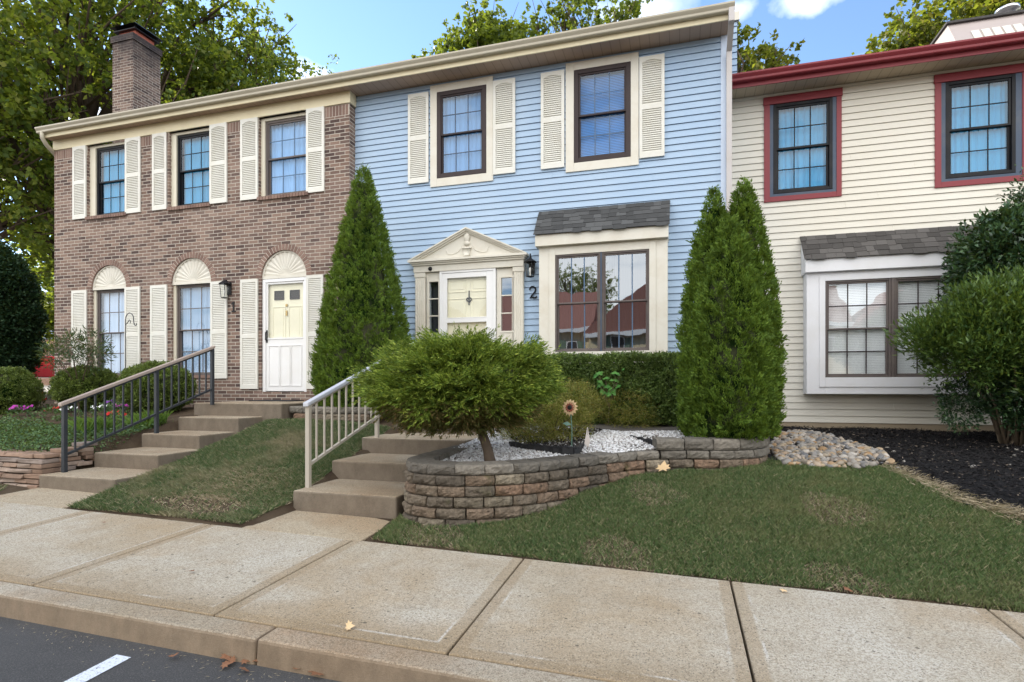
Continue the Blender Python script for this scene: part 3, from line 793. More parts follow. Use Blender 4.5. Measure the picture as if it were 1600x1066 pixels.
# soldier course, window sills, arch rings
runs = [XL] + [v for h in holes[:3] for v in h[:2]] + [XB]
for ra, rb in zip(runs[::2], runs[1::2]):
    b = MB(); x = ra+.006
    while x < rb-.05: b.box(x, x+.056, YB-.005, YB+.02, ZFR-.20, ZFR-.012); x += .0677
    b.build('soldier_course', M['archbrick'], brick)
    b = MB(); b.box(ra+.001, rb-.001, YB-.0015, YB+.018, ZFR-.21, ZFR-.003); b.build('soldier_mortar', M['mortar'], brick)
for u in up:
    b = MB(); x0, x1 = FX(u[0], YB), FX(u[1], YB); x = x0-.02
    while x < x1:
        b.hexa([(x, YB-.045, ZUB-.085), (x+.058, YB-.045, ZUB-.085), (x+.058, YB+.08, ZUB-.085), (x, YB+.08, ZUB-.085),
                (x, YB-.045, ZUB-.022), (x+.058, YB-.045, ZUB-.022), (x+.058, YB+.08, ZUB), (x, YB+.08, ZUB)]); x += .0677
    b.build('window_sill', M['archbrick'], brick)
for (x0, x1, zb) in ar:
    cx, r = (x0+x1)/2, (x1-x0)/2
    b = MB(); n = 25; r1 = r+.115
    for k in range(n):
        a0, a1 = PI*(k+.10)/n, PI*(k+.90)/n; p = []
        for (aa, rr) in ((a0, r), (a0, r1), (a1, r1), (a1, r)):
            p.append((cx+rr*math.cos(aa), ZSP-.02+rr*math.sin(aa)))
        b.prism_y(p[::-1], YB-.008, YB+.05)
    b.build('arch_ring', M['archbrick'], brick)
    b = MB(); p = [(cx+r1*math.cos(PI*k/40), ZSP-.02+r1*math.sin(PI*k/40)) for k in range(41)] + [(cx-r*math.cos(PI*k/40), ZSP-.02+r*math.sin(PI*k/40)) for k in range(41)]
    b = MB()
    for k in range(40):
        b.quad(*[(q[0], YB-.002, q[1]) for q in ((cx+r1*math.cos(PI*k/40), ZSP+r1*math.sin(PI*k/40)-.02), (cx+r*math.cos(PI*k/40), ZSP+r*math.sin(PI*k/40)-.02), (cx+r*math.cos(PI*(k+1)/40), ZSP+r*math.sin(PI*(k+1)/40)-.02), (cx+r1*math.cos(PI*(k+1)/40), ZSP+r1*math.sin(PI*(k+1)/40)-.02))])
    b.build('arch_mortar', M['mortar'], brick)
    # sunburst fanlight panel
    b = MB(); yf = YB+.05; n = 36
    R0 = r-.005
    for k in range(n):
        a0, a1 = PI*k/n, PI*(k+1)/n
        b.tri((cx, yf, ZSP), (cx+R0*math.cos(a0), yf, ZSP+R0*math.sin(a0)), (cx+R0*math.cos(a1), yf, ZSP+R0*math.sin(a1)))
        for (ra, rb, yo) in ((R0-.045, R0, -.022),):
            P = [(cx+q*math.cos(aa), ZSP+q*math.sin(aa)) for q, aa in ((ra, a0), (rb, a0), (rb, a1), (ra, a1))]
            b.prism_y(P[::-1], yf+yo, yf)
    b.box(x0+.006, x1-.006, yf-.026, yf+.02, ZSP-.035, ZSP+.02)
    nr = 13
    for k in range(nr):                          # pleated rays
        a0, a1 = PI*(k+.02)/nr, PI*(k+.98)/nr; am = (a0+a1)/2
        c0 = (cx+.05*math.cos(am), yf-.003, ZSP+.03+.05*math.sin(am))
        f = lambda aa, q, yo: (cx+q*math.cos(aa), yf+yo, ZSP+.02+q*math.sin(aa)*.96)
        q = R0-.06
        b.tri(c0, f(a0, q, -.002), f(am, q+.015, -.015)); b.tri(c0, f(am, q+.015, -.015), f(a1, q, -.002))
        b.tri(f(a0, q, -.002), f(am, q+.015, -.002), f(am, q+.015, -.015)); b.tri(f(am, q+.015, -.015), f(am, q+.015, -.002), f(a1, q, -.002))
    b.build('fanlight_panel', M['cream_pale'], brick)
# windows
for k, u in enumerate(up):
    x0, x1 = FX(u[0], YB), FX(u[1], YB); yy = YB+D
    xa = FX(u[3], yy-.02)
    b = MB(); b.box(x0, xa, YB+.055, yy+.05, ZUB, ZFR); b.box(x1-.012, x1, YB+.055, yy+.05, ZUB, ZFR); b.box(xa, x1-.012, YB+.055, yy+.05, ZFR-.055, ZFR)
    b.build('window_casing', M['cream'], brick)
    window(brick, xa+.001, x1-.013, ZUB+.002, ZFR-.057, yy, u[7], u[6], 'bluemuntin' if k == 2 else 'blackframe', (3, 2), .042, .032, ('curtain', u[5]))
for k, (x0, x1, zb) in enumerate(ar[:2]):
    yy = YB+D; xa = x0+.06
    b = MB(); b.box(x0, xa, YB+.055, yy+.05, zb, ZSP-.036); b.box(x1-.02, x1, YB+.055, yy+.05, zb, ZSP-.036)
    b.build('window_casing', M['cream'], brick)
    window(brick, xa+.001, x1-.021, zb+.002, ZSP-.038, yy, 'bronze', 'glass', 'bronze', (3, 2), .03, .028, ('curtain', 'curtain_white' if k == 0 else 'curtain_grey'), split=.5)
    b = MB(); b.box(x0, x1, YB-.02, YB+.09, zb-.06, zb-.001); b.build('window_sill', M['archbrick'], brick)
# shutters
upS = [(115.2, 135.8), (197, 220.6), (239.4, 261.5), (329, 355.7), (377, 404), (479.6, 507.5)]
for a, c in upS: shutter(brick, FX(a, YB), FX(c, YB), ZUB-.045, ZFR+.004, YB)
for i, (a, c) in enumerate([(113.7, 136.6), (196.5, 219.9), (236.4, 262), (330.3, 355.7), (377, 404), (480, 506)]):
    shutter(brick, FX(a, YB), FX(c, YB), .17 if i < 4 else -.035, 2.085, YB, arch=False, mid=.48)
# front door with storm door
x0, x1, zb = ar[2]; yy = YB+.06
b = MB(); b.box(x0+.005, x0+.075, yy-.03, yy+.08, zb, ZSP-.038); b.box(x1-.075, x1-.005, yy-.03, yy+.08, zb, ZSP-.038); b.box(x0+.075, x1-.075, yy-.03, yy+.08, ZSP-.10, ZSP-.038)
b.box(x0, x1, yy-.05, yy+.09, zb-.03, zb)
fr = b.build('door_frame', M['white'], brick, bevel=.004)
dx0, dx1, dz0, dz1 = x0+.078, x1-.078, zb+.012, ZSP-.103
zg = zb + (ZSP-zb)*.47
b = MB(); w = .035
b.box(dx0, dx0+w, yy-.012, yy+.02, dz0, dz1); b.box(dx1-w, dx1, yy-.012, yy+.02, dz0, dz1); b.box(dx0+w, dx1-w, yy-.012, yy+.02, dz1-w, dz1)
b.box(dx0+w, dx1-w, yy-.010, yy+.02, dz0, zg)
for f0, f1 in ((.03, .33), (.36, .64), (.67, .97)):
    a, c = dx0+w+(dx1-dx0-2*w)*f0, dx0+w+(dx1-dx0-2*w)*f1
    for (p, q, r_, s_) in ((a, c, dz0+.10, dz0+.112), (a, c, zg-.16, zg-.148), (a, a+.012, dz0+.112, zg-.16), (c-.012, c, dz0+.112, zg-.16)): b.box(p, q, yy-.022, yy-.009, r_, s_)
b.box(dx0+w, dx1-w, yy-.02, yy-.009, zg-.03, zg)
sd = b.build('storm_door', M['white'], brick, bevel=.002)
b = MB(); b.quad((dx0+w, yy+.003, zg), (dx1-w, yy+.003, zg), (dx1-w, yy+.003, dz1-w), (dx0+w, yy+.003, dz1-w)); b.build('pane', M['glass_clear'], sd)
b = MB(); b.tube([(dx0+.02, yy-.02, zg-.06), (dx0+.02, yy-.06, zg-.03), (dx0+.02, yy-.06, zg+.10), (dx0+.02, yy-.02, zg+.12)], .011, 8); b.box(dx0+.005, dx0+.035, yy-.02, yy-.01, zg-.09, zg+.15); b.build('handle', M['lantern'], sd)
def panel_door(name, root, x0, x1, z0, z1, y, lites, mat):
    b = MB(); b.box(x0, x1, y, y+.04, z0, z1); W = x1-x0; H = z1-z0
    P = [(.10, .46, .44, .78), (.54, .90, .44, .78), (.10, .46, .08, .38), (.54, .90, .08, .38)]
    if not lites: P += [(.10, .46, .83, .94), (.54, .90, .83, .94)]
    for a, c, d, e in P:
        A, C_, D_, E_ = x0+W*a, x0+W*c, z0+H*d, z0+H*e
        for (p, q, r_, s_) in ((A, C_, D_, D_+.018), (A, C_, E_-.018, E_), (A, A+.018, D_+.018, E_-.018), (C_-.018, C_, D_+.018, E_-.018)): b.box(p, q, y-.010, y+.002, r_, s_)
        b.box(A+.05, C_-.05, y-.006, y+.002, D_+.05, E_-.05)
    o = b.build(name, M[mat], root, bevel=.003)
    if lites:
        for a, c in ((.16, .42), (.58, .84)):
            A, C_, D_, E_ = x0+W*a, x0+W*c, z0+H*.84, z0+H*.925
            b = MB()
            for (p, q, r_, s_) in ((A, C_, D_, D_+.015), (A, C_, E_-.015, E_), (A, A+.015, D_+.015, E_-.015), (C_-.015, C_, D_+.015, E_-.015)): b.box(p, q, y-.014, y+.002, r_, s_)
            b.quad((A+.015, y-.003, D_+.015), (C_-.015, y-.003, D_+.015), (C_-.015, y-.003, E_-.015), (A+.015, y-.003, E_-.015))
            b.build('door_light', M['darkroom'], o)
    return o
dr = panel_door('front_door', brick, dx0+w-.02, dx1-w+.02, zb+.01, dz1, yy+.045, True, 'doorcream')
xm = (dx0+dx1)/2
b = MB(); b.lathe([(.001, 0), (.028, 0), (.028, .012), (.001, .014)], 0, 0, 14)
b.v = [(xm+p[0], yy+.045-.012-p[2], zg+.62+p[1]) for p in b.v]; b.box(xm-.018, xm+.018, yy+.021, yy+.035, zg+.42, zg+.52); b.build('knocker', M['brass'], dr)
# lantern and house number 1
xl = FX(359, YB); lantern(brick, xl, YB, FZ(359, 443, YB), .30, 1)
b = MB(); xn = FX(365.5, YB); zt = FZ(365.5, 472, YB); zbm = FZ(365.5, 487.5, YB)
b.box(xn-.014, xn+.014, YB-.02, YB-.002, zbm, zt); b.box(xn-.045, xn+.045, YB-.021, YB-.002, zbm-.001, zbm+.022); b.hexa([(xn-.045, YB-.02, zt-.05), (xn-.014, YB-.02, zt-.035), (xn-.014, YB-.003, zt-.035), (xn-.045, YB-.003, zt-.05), (xn-.045, YB-.02, zt-.03), (xn-.014, YB-.02, zt), (xn-.014, YB-.003, zt), (xn-.045, YB-.003, zt-.03)])
b.build('house_number', M['lantern'], brick)
# frieze, eaves, roof
b = MB(); b.box(XL-.005, XB+.03, YB-.03, YB, ZFR, SOF); b.box(XB, XB+.03, YB, YC-.02, ZFR, SOF); b.build('frieze_board', M['fascia'], brick, bevel=.003)
GZ0, GZ1 = 5.465, 5.575
def eaves(root, xa, xb, yw, soff, fm, gm, sm, yf, yg, z0, z1, fz):
    b = MB(); b.box(xa, xb, yf+.001, yw+.05, soff, soff+.02); b.build('soffit', M[sm], root)
    b = MB(); b.box(xa, xb, yf-.022, yf, fz, soff+.15); b.build('fascia', M[fm], root)
    gutter('gutter', xa - (.05 if root is brick else -.002), xb + (.03 if root is blue else -.002), yg, yf-.024, z0, z1, M[gm], root)
blue = thing('blue_townhouse', 'light blue sided townhouse with a cream pediment over its door and a square bay window', 'townhouse', (-2.5, YC, -.4))
eaves(brick, XL-.03, XB+.03, YB, SOF, 'fascia', 'gutter', 'soffit', 8.87, 8.73, GZ0, GZ1, 5.385)
def gable_roof(root, xa, xb, ye, ze, yr, zr, yb, mat, th=.10):
    b = MB(); b.prism_x([(ye, ze), (yr, zr), (yb, ze), (yb, ze-th), (yr, zr-th), (ye, ze-th*.4)], xa, xb); return b.build('roof', M[mat], root)
gable_roof(brick, XL-.06, XB+.02, 8.80, 5.60, 14, 7.35, 19.3, 'roof')
b = MB(); b.tube([(XL+.06, 8.79, 5.48), (XL+.05, 8.80, 5.36), (XL+.03, 8.90, 5.25), (XL-.05, 9.16, 5.12), (XL-.06, 9.3, 5.03), (XL-.06, 9.32, 4.8), (XL-.06, 9.32, -.2)], .042, 8); b.build('downspout', M['gutter'], brick, smooth=True)
# chimney
cx0, cx1, cy0, cy1, cz = FX(172.6, 10.95), FX(207.5, 10.95), 10.95, 11.80, 8.95
b = MB(); b.box(cx0+.03, cx1-.03, cy0+.03, cy1-.03, -.5, cz-.16); b.box(cx0, cx1, cy0, cy1, cz-.16, cz)
ch = b.build('chimney', M['brick_chim'], brick)
mx, my = (cx0+cx1)/2, (cy0+cy1)/2
b = MB(); b.box(mx-.27, mx+.27, my-.27, my+.27, cz+.001, cz+.16); b.build('chimney_flue', M['terracotta'], ch, bevel=.01)
b = MB(); b.hexa([(mx-.27, my-.27, cz+.24), (mx+.27, my-.27, cz+.24), (mx+.27, my+.27, cz+.24), (mx-.27, my+.27, cz+.24), (mx-.27, my-.27, cz+.25), (mx+.27, my-.27, cz+.25), (mx+.27, my+.27, cz+.25), (mx-.27, my+.27, cz+.25)])
b.hexa([(mx-.42, my-.42, cz+.24), (mx+.42, my-.42, cz+.24), (mx+.42, my+.42, cz+.24), (mx-.42, my+.42, cz+.24), (mx-.27, my-.27, cz+.36), (mx+.27, my-.27, cz+.36), (mx+.27, my+.27, cz+.36), (mx-.27, my+.27, cz+.36)])
b.box(mx-.36, mx+.36, my-.36, my+.36, cz+.15, cz+.17)
for sx in (-1, 1):
    for sy in (-1, 1): b.box(mx+sx*.3-.02, mx+sx*.3+.02, my+sy*.3-.02, my+sy*.3+.02, cz+.17, cz+.24)
b.build('chimney_cap', M['lantern'], ch)

# ================================================================== BLUE HOUSE
H2 = []
W1 = (672.3, 770.2, 134.3, 293.0); W2 = (883.9, 998.0, 100.6, 270.0)
wz1 = (FZ(672.3, 293, YC-.03)+FZ(883.9, 270, YC-.03))/2; wz2 = (FZ(672.3, 134.3, YC-.03)+FZ(883.9, 100.6, YC-.03))/2
F1 = (682.6, 760.0); F2 = (896.6, 985.6)
fz1 = (FZ(682.6, 279.5, YC-.03)+FZ(896.6, 254.8, YC-.03))/2; fz2 = (FZ(682.6, 145, YC-.03)+FZ(896.6, 109.7, YC-.03))/2
for f in (F1, F2): H2.append((FX(f[0], YC-.03)+.01, FX(f[1], YC-.03)-.01, fz1+.01, fz2-.01))
BF = 9.01
bx0, bx1 = FX(842.2, BF), FX(1043.2, BF)
H2.append((bx0+.05, bx1-.05, .25, 1.98))
d0, d1 = FX(664.2, YC), FX(802.6, YC)
H2.append((d0, d1, -.08, 2.03))
siding('siding', XB+.0, XR-.11, -.55, SOF, YC, H2, M['blue'], blue)
b = MB(); b.box(XR-.11, XR, YC-.02, YC+.1, -.55, SOF); b.build('corner_board', M['trim_sky'], blue, bevel=.004)
b = MB(); shell(b, XB-.01, XR, YC+.02, 19, -.8, SOF)
b.tri((XR, YC, SOF), (XR, 19, SOF), (XR, 14, 7.2)); b.build('side_wall', M['blue'], blue)
eaves(blue, XB+.031, XR+.02, YC, SOF, 'fascia', 'gutter', 'soffit', 8.87, 8.73, GZ0, GZ1, 5.385)
gable_roof(blue, XB+.025, XR+.02, 8.80, 5.60, 14, 7.35, 19.3, 'roof')
b = MB(); xg = XR+.015
b.box(xg-.05, xg+.03, 8.74, 8.84, 5.30, 5.50); b.hexa([(xg-.05, 9.17, 5.10), (xg+.03, 9.17, 5.10), (xg+.03, 9.24, 5.10), (xg-.05, 9.24, 5.10), (xg-.05, 8.76, 5.33), (xg+.03, 8.76, 5.33), (xg+.03, 8.83, 5.33), (xg-.05, 8.83, 5.33)])
b.box(xg-.05, xg+.03, 9.17, 9.24, -.6, 5.10); b.build('downspout', M['downspout'], blue, bevel=.006)
# party wall stub above the neighbour's roof
siding('party_wall', XR+.001, XR+.19, 5.10, 6.03, 10.0, [], M['blue'], blue)
b = MB(); b.prism_x([(10.02, 5.1), (10.02, 6.03), (14, 7.3), (14, 5.1)], XR+.004, XR+.186); b.build('party_wall_side', M['blue'], blue)
b = MB(); b.prism_x([(9.95, 6.03), (9.95, 6.17), (14, 7.46), (14, 7.3)], XR-.02, XR+.225); b.build('party_wall_cap', M['cream_pale'], blue)
# upper windows, trims, shutters
for k, (w_, f_) in enumerate(((W1, F1), (W2, F2))):
    X0, X1 = FX(w_[0], YC-.03), FX(w_[1], YC-.03); a, c = FX(f_[0], YC-.03), FX(f_[1], YC-.03)
    casing(blue, X0, X1, wz1, wz2, YC-.003, a-X0, wz2-fz2, fz1-wz1, 'cream_pale', 'window_trim', .034, X1-c)
    window(blue, a+.001, c-.001, fz1+.001, fz2-.001, YC-.01, 'brownframe', 'glass_blue', 'greyframe' if k == 0 else 'bluemuntin', (3, 2) , .075, .03,
           ('curtain', 'curtain_grey') if k == 0 else ('blind', 'blind_blue'))
sz0 = FZ(639.2, 290, YC); sz1 = FZ(639.2, 150.9, YC)
for a, c in ((639.2, 670.8), (771.6, 806), (846, 882.4), (999.2, 1038.5)):
    shutter(blue, FX(a, YC), FX(c, YC), (sz0+FZ(998.7, 248.7, YC))/2, (sz1+FZ(998.7, 91.8, YC))/2, YC-.018)
# square bay with its little shingled roof
def bay(root, yw, yf, x0, x1, z0, z1, wx0, wx1, wz0, wz1_, mat, fb, fbz, rtop, xr, roofmat, rows):
    """body x0..x1, z0..z1; window hole; fb = front face of the header box, fbz = (bottom, top) of it"""
    b = MB()
    b.box(x0, wx0, yf, yw, z0, z1); b.box(wx1, x1, yf, yw, z0, z1); b.box(wx0, wx1, yf, yw, wz1_, z1); b.box(wx0, wx1, yf, yw, z0, wz0)
    o = b.build('bay_window', M[mat], root, bevel=.004)
    b = MB(); hx0, hx1 = xr
    b.box(hx0, hx1, fb, yw, fbz[0], fbz[1]); b.build('bay_header', M[mat], o, bevel=.005)
    b = MB(); ya, za = fb-.012, fbz[1]
    b.prism_x([(ya, za+.001), (yw, rtop), (yw, za+.001)], hx0, hx1); b.build('bay_roof_side', M[mat if roofmat == 'shingle_b' else roofmat], o)
    shingle_slope(hx0-.02, hx1+.02, ya-.02, za-.012, hx0-.02+(.0), hx1+.02, yw, rtop+.012, rows, M[roofmat], o)
    return o
hz = (FZ(837, 385.3, 8.92), FZ(837, 367.3, 8.92))
wa, wc = FX(867.5, BF), FX(1014.5, BF); wz0b = (FZ(867.5, 550.5, BF)+FZ(1014, 547.5, BF))/2; wz1b = FZ(867.5, 399, BF)
wmid = (wa+wc)/2
b_o = bay(blue, YC-.005, BF, bx0, bx1, .22, hz[0]+.01, wa, wc, wz0b, wz1b, 'cream_pale', 8.92, hz, FZ(842.2, 333.2, YC), (FX(836, 8.92), FX(1044.3, 8.92)), 'shingle', 6)
casing(b_o, wa-.10, wc+.10, .24, wz1b+.12, BF, .10, .12, wz0b-.24, 'cream_pale', 'bay_trim', .014)
for a, c in ((wa, wmid-.012), (wmid+.012, wc)):
    window(blue, a+.001, c-.001, wz0b+.001, wz1b-.001, BF+.03, 'bronze', 'glass_mirror', 'bluemuntin', (3, 1), .028, .026, ('curtain', 'darkroom'))  # dark sheet instead of cloth, the bay room's shade in its colour
b = MB(); b.box(wmid-.0115, wmid+.0115, BF-.01, BF+.08, wz0b, wz1b); b.build('mullion', M['greyframe'], b_o)
# entrance
YP = YC-.018
for a, c in ((649.3, 664.2), (802.6, 818.2)):
    b = MB()
    x0, x1 = FX(a, YC-.06), FX(c, YC-.06); zt = FZ(a, 423, YC-.06)
    b.box(x0, x1, YC-.075, YP, -.12, 2.035)
    n = 5
    for i in range(n):
        xx = x0 + (x1-x0)*(i+.5)/n; b.tube([(xx, YC-.076, .06), (xx, YC-.076, 1.93)], .0085, 6)
    b.box(x0-.012, x1+.012, YC-.088, YP, -.12, .05); b.box(x0-.012, x1+.012, YC-.088, YP, 1.955, 2.036)
    b.build('pilaster', M['cream_pale'], blue, bevel=.002)
zc0, zc1 = FZ(645, 421, YC-.08), FZ(645, 413, YC-.12)
pcx = FX(730, YC-.1); px0, px1 = FX(646, YC-.1), FX(818, YC-.1)
zc0 = 2.04; zf = 2.155; zc1 = 2.245; zap = FZ(730, 356, YC-.12)
b = MB(); b.box(px0, px1, YC-.10, YP, zc0, zf); b.build('door_frieze', M['cream_pale'], blue, bevel=.003)
b = MB()
for (o_, z0, z1) in ((.02, zf, zf+.03), (.045, zf+.03, zf+.055), (.075, zf+.055, zc1)): b.box(px0-o_, px1+o_, YC-.11-o_, YP, z0, z1)
tri = lambda off, y0: [(px0-.07+off*1.8, zc1), (px1+.07-off*1.8, zc1), (pcx, zap-off)]
b.prism_y([(px0-.03, zc1), (px1+.03, zc1), (pcx, zap-.05)], YC-.10, YP)
for (o0, o1, yy) in ((0, .022, -.185), (.022, .048, -.16), (.048, .075, -.13)):
    for s_ in (-1, 1):
        ex = px0-.075 if s_ < 0 else px1+.075
        A = Vector((ex, 0, zc1)); Bv = Vector((pcx, 0, zap)); dd = (Bv-A).normalized(); nn = Vector((dd.z*(-s_)*-1, 0, 0))
        k = abs(Bv.x-A.x)/(Bv-A).length
        q = [(A.x, zc1-o0/k if False else max(zc1-o0/k, zc1)), (pcx, zap-o0/k), (pcx, zap-o1/k), (A.x - s_*(-1)*0 + (o1/k)/((zap-zc1)/abs(pcx-ex))*(1 if s_ < 0 else -1), zc1)]
        q0x = A.x + (o0/k)/((zap-zc1)/abs(pcx-ex))*(1 if s_ < 0 else -1)
        q[0] = (q0x, zc1)
        if s_ > 0: q = q[::-1]
        b.prism_y(q, YC+yy, YP-.001)
b.build('pediment', M['cream_pale'], blue)
b = MB(); yq = YC-.115                               # urn and swags in relief
b.lathe([(.001, .30), (.012, .30), (.02, .285), (.05, .27), (.058, .22), (.05, .18), (.03, .155), (.03, .145), (.05, .13), (.055, .11), (.045, .09), (.02, .075), (.001, .074)], 0, 0, 16)
b.v = [(pcx+p[0], yq+p[1]*.45, zc1+.13+p[2]) for p in b.v]
b.prism_y([(pcx-.05, zc1+.03), (pcx+.05, zc1+.03), (pcx+.065, zc1+.15), (pcx-.065, zc1+.15)], yq-.02, yq+.012)
b.box(pcx-.085, pcx+.085, yq-.025, yq+.012, zc1+.15, zc1+.17)
for s_ in (-1, 1):
    b.tube([(pcx+s_*.40, yq+.012, zc1+.17), (pcx+s_*.36, yq+.012, zc1+.08), (pcx+s_*.27, yq+.012, zc1+.07), (pcx+s_*.15, yq+.012, zc1+.12), (pcx+s_*.1, yq+.012, zc1+.2)], .007, 6)
b.build('urn_relief', M['cream_pale'], blue, smooth=True)
# sidelights, storm door
zd1 = 2.033; yd = YC-.03
sl = [(666.7, 687.2, 671.2, 685.6), (776.5, 801.5, 783.5, 800.4)]
for k, (a, c, e, g_) in enumerate(sl):
    x0, x1 = FX(a, yd), FX(c, yd); X0, X1 = FX(e, yd), FX(g_, yd); z0, z1 = FZ(e, 517, yd), FZ(e, 434, yd) - .02
    z0 = .96; z1 = 1.87
    b = MB(); b.box(x0, X0, yd-.01, YC+.05, -.12, zd1); b.box(X1, x1, yd-.01, YC+.05, -.12, zd1); b.box(X0, X1, yd-.01, YC+.05, z1, zd1); b.box(X0, X1, yd-.01, YC+.05, -.12, z0)
    for (p, q, r_, s2) in ((X0-.03, X1+.03, z0-.03, z0), (X0-.03, X1+.03, z1, z1+.03), (X0-.03, X0, z0, z1), (X1, min(X1+.03, x1), z0, z1)): b.box(p, q, yd-.022, yd-.009, r_, s2)
    for zz in (z0+(z1-z0)/3, z0+2*(z1-z0)/3): b.box(X0, X1, yd-.014, yd+.006, zz-.01, zz+.01)
    b.box(X0, X1, yd-.016, yd-.009, .12, .80) if False else None
    o = b.build('sidelight', M['cream_pale'], blue, bevel=.002)
    b = MB(); b.quad((X0, yd+.008, z0), (X1, yd+.008, z0), (X1, yd+.008, z1), (X0, yd+.008, z1)); b.build('pane', M['glass_mirror' if k else 'glass'], o)
    b = MB(); b.quad((X0, yd+.12, z0), (X1, yd+.12, z0), (X1, yd+.12, z1), (X0, yd+.12, z1)); b.build('dark_room_sheet', M['darkroom'], o)  # dark sheet, the shade of the hall put into its colour
sx0, sx1 = FX(687.8, YC-.05), FX(775.2, YC-.05); zt = 2.06; z_b = -.04; ys_ = YC-.055; w = .075
b = MB(); gx0, gx1 = FX(699, ys_), FX(760.5, ys_)
zg2, zg3 = FZ(699, 497, ys_), FZ(699, 505, ys_)
b.box(sx0, sx0+.045, ys_-.03, YP, z_b, zt); b.box(sx1-.045, sx1, ys_-.03, YP, z_b, zt); b.box(sx0+.045, sx1-.045, ys_-.03, YP, zt-.06, zt)
fr = b.build('door_frame', M['white'], blue, bevel=.004)
b = MB(); a, c = sx0+.047, sx1-.047
b.box(a, gx0, ys_-.018, ys_+.012, z_b+.01, zt-.062); b.box(gx1, c, ys_-.018, ys_+.012, z_b+.01, zt-.062)
b.box(gx0, gx1, ys_-.018, ys_+.012, zt-.15, zt-.062); b.box(gx0, gx1, ys_-.018, ys_+.012, zg3, zg2); b.box(gx0, gx1, ys_-.018, ys_+.012, z_b+.01, .18)
b.box(gx0, gx1, ys_-.022, ys_-.017, zg2-.012, zg2-.004)
sd = b.build('storm_door', M['white'], blue, bevel=.003)
b = MB(); b.quad((gx0, ys_, .18), (gx1, ys_, .18), (gx1, ys_, zg3), (gx0, ys_, zg3)); b.quad((gx0, ys_, zg2), (gx1, ys_, zg2), (gx1, ys_, zt-.15), (gx0, ys_, zt-.15)); b.build('pane', M['glass_clear'], sd)
b = MB(); hz_ = FZ(766, 512, ys_); b.tube([(gx1+.05, ys_-.018, hz_), (gx1+.05, ys_-.05, hz_), (gx1-.01, ys_-.055, hz_+.005)], .010, 8); b.box(gx1+.035, gx1+.065, ys_-.026, ys_-.017, hz_-.05, hz_+.05); b.build('handle', M['white'], sd)
dr = panel_door('front_door', blue, sx0+.03, sx1-.03, z_b+.01, zt-.05, YC+.0, False, 'doorcream')
b = MB(); ox, oz = FX(733.5, YC), FZ(733.5, 469, YC)   # heart-shaped knocker
pts = []
for i in range(25):
    a_ = 2*PI*i/24; pts.append((ox+.045*(16*math.sin(a_)**3)/16, YC-.018, oz+.045*(13*math.cos(a_)-5*math.cos(2*a_)-2*math.cos(3*a_)-math.cos(4*a_))/16))
b.tube(pts, .011, 6); b.tube([(ox, YC-.015, oz+.16), (ox, YC-.018, oz+.02), (ox, YC-.02, oz-.09)], .010, 6); b.lathe([(.001, -.01), (.016, -.01), (.016, .01), (.001, .01)], 0, 0, 8) if False else None
b.build('knocker', M['lantern'], dr)
b = MB(); cxx, czz = FX(671.8, YC-.12), 2.09
b.lathe([(.001, .03), (.03, .028), (.036, .018), (.036, 0)], 0, 0, 16); b.v = [(cxx+p[0], YC-.10-p[2], czz+p[1]) for p in b.v]; b.build('doorbell_camera', M['lantern'], blue, smooth=True)
xl = FX(829.5, YC-.1); lantern(blue, xl, YC-.018, FZ(829.5, 408, YC-.1), .27, 0)
b = MB(); nx0, nx1 = FX(827.5, YC), FX(839.5, YC); nz0, nz1 = FZ(833, 466.3, YC), FZ(833, 448.5, YC); W_, H_ = nx1-nx0, nz1-nz0
path = [(.08, .72), (.14, .88), (.32, .99), (.55, 1.0), (.78, .9), (.84, .72), (.74, .52), (.5, .32), (.25, .14), (.1, .03), (.35, .09), (.6, .03), (.85, .02), (.98, .16)]
stroke(b, [(nx0+p[0]*W_, nz0+p[1]*H_) for p in path], YC-.035, .014); b.build('house_number', M['lantern'], blue)

# ================================================================== CREAM HOUSE
crm = thing('cream_townhouse', 'cream sided townhouse at the right with dark red window trim and red gutter', 'townhouse', (4.2, YW, -.7))
XE = 9.5; SW = 4.90
RW = [((1193.7, 1315), (1202.8, 1307), (1208.3, 1301), 153.9, 317, 164, 303.4), ((1460.6, 1606), (1470.5, 1597), (1477.4, 1587), 118.3, 294, 130, 280)]
H3 = []
rz1 = sum(FZ(r[0][0], r[4], YW-.02) for r in RW)/2; rz2 = sum(FZ(r[0][0], r[3], YW-.02) for r in RW)/2
kz1 = sum(FZ(r[2][0], r[6], YW-.02) for r in RW)/2; kz2 = sum(FZ(r[2][0], r[5], YW-.02) for r in RW)/2
for r in RW: H3.append((FX(r[1][0], YW)+.01, FX(r[1][1], YW)-.01, kz1-.02, kz2+.0))
BW = 10.03
wx0, wxm = FX(1289.3, BW), FX(1395, BW); wx1 = 2*wxm-wx0
bx0, bx1 = FX(1260.4, BW), wx1 + wx0 - FX(1260.4, BW)
wzb, wzt = FZ(1289.3, 590, BW), FZ(1289.3, 439.3, BW)
H3.append((bx0+.06, bx1-.06, wzb-.02, wzt+.02))
siding('siding', XR+.0, XE, -.575, SW, YW, H3, M['creamside'], crm, h=.1085, gr=.007, gd=.004)
b = MB(); b.box(XR, XE, YW-.004, YW+.05, -.95, -.576); b.build('foundation', M['found'], crm)
b = MB(); shell(b, XR+.02, XE, YW+.06, 19.5, -.9, SW); b.build('side_wall', M['creamside'], crm)
b = MB(); b.box(XR+.001, XE, 9.871, YW+.03, SW, SW+.02); b.build('soffit', M['soffit2'], crm)
b = MB(); b.box(XR+.001, XE, 9.85, 9.87, 4.855, 5.0); b.build('fascia', M['red'], crm)
gutter('gutter', XR+.001, XE, 9.72, 9.848, 4.925, 5.035, M['red'], crm)
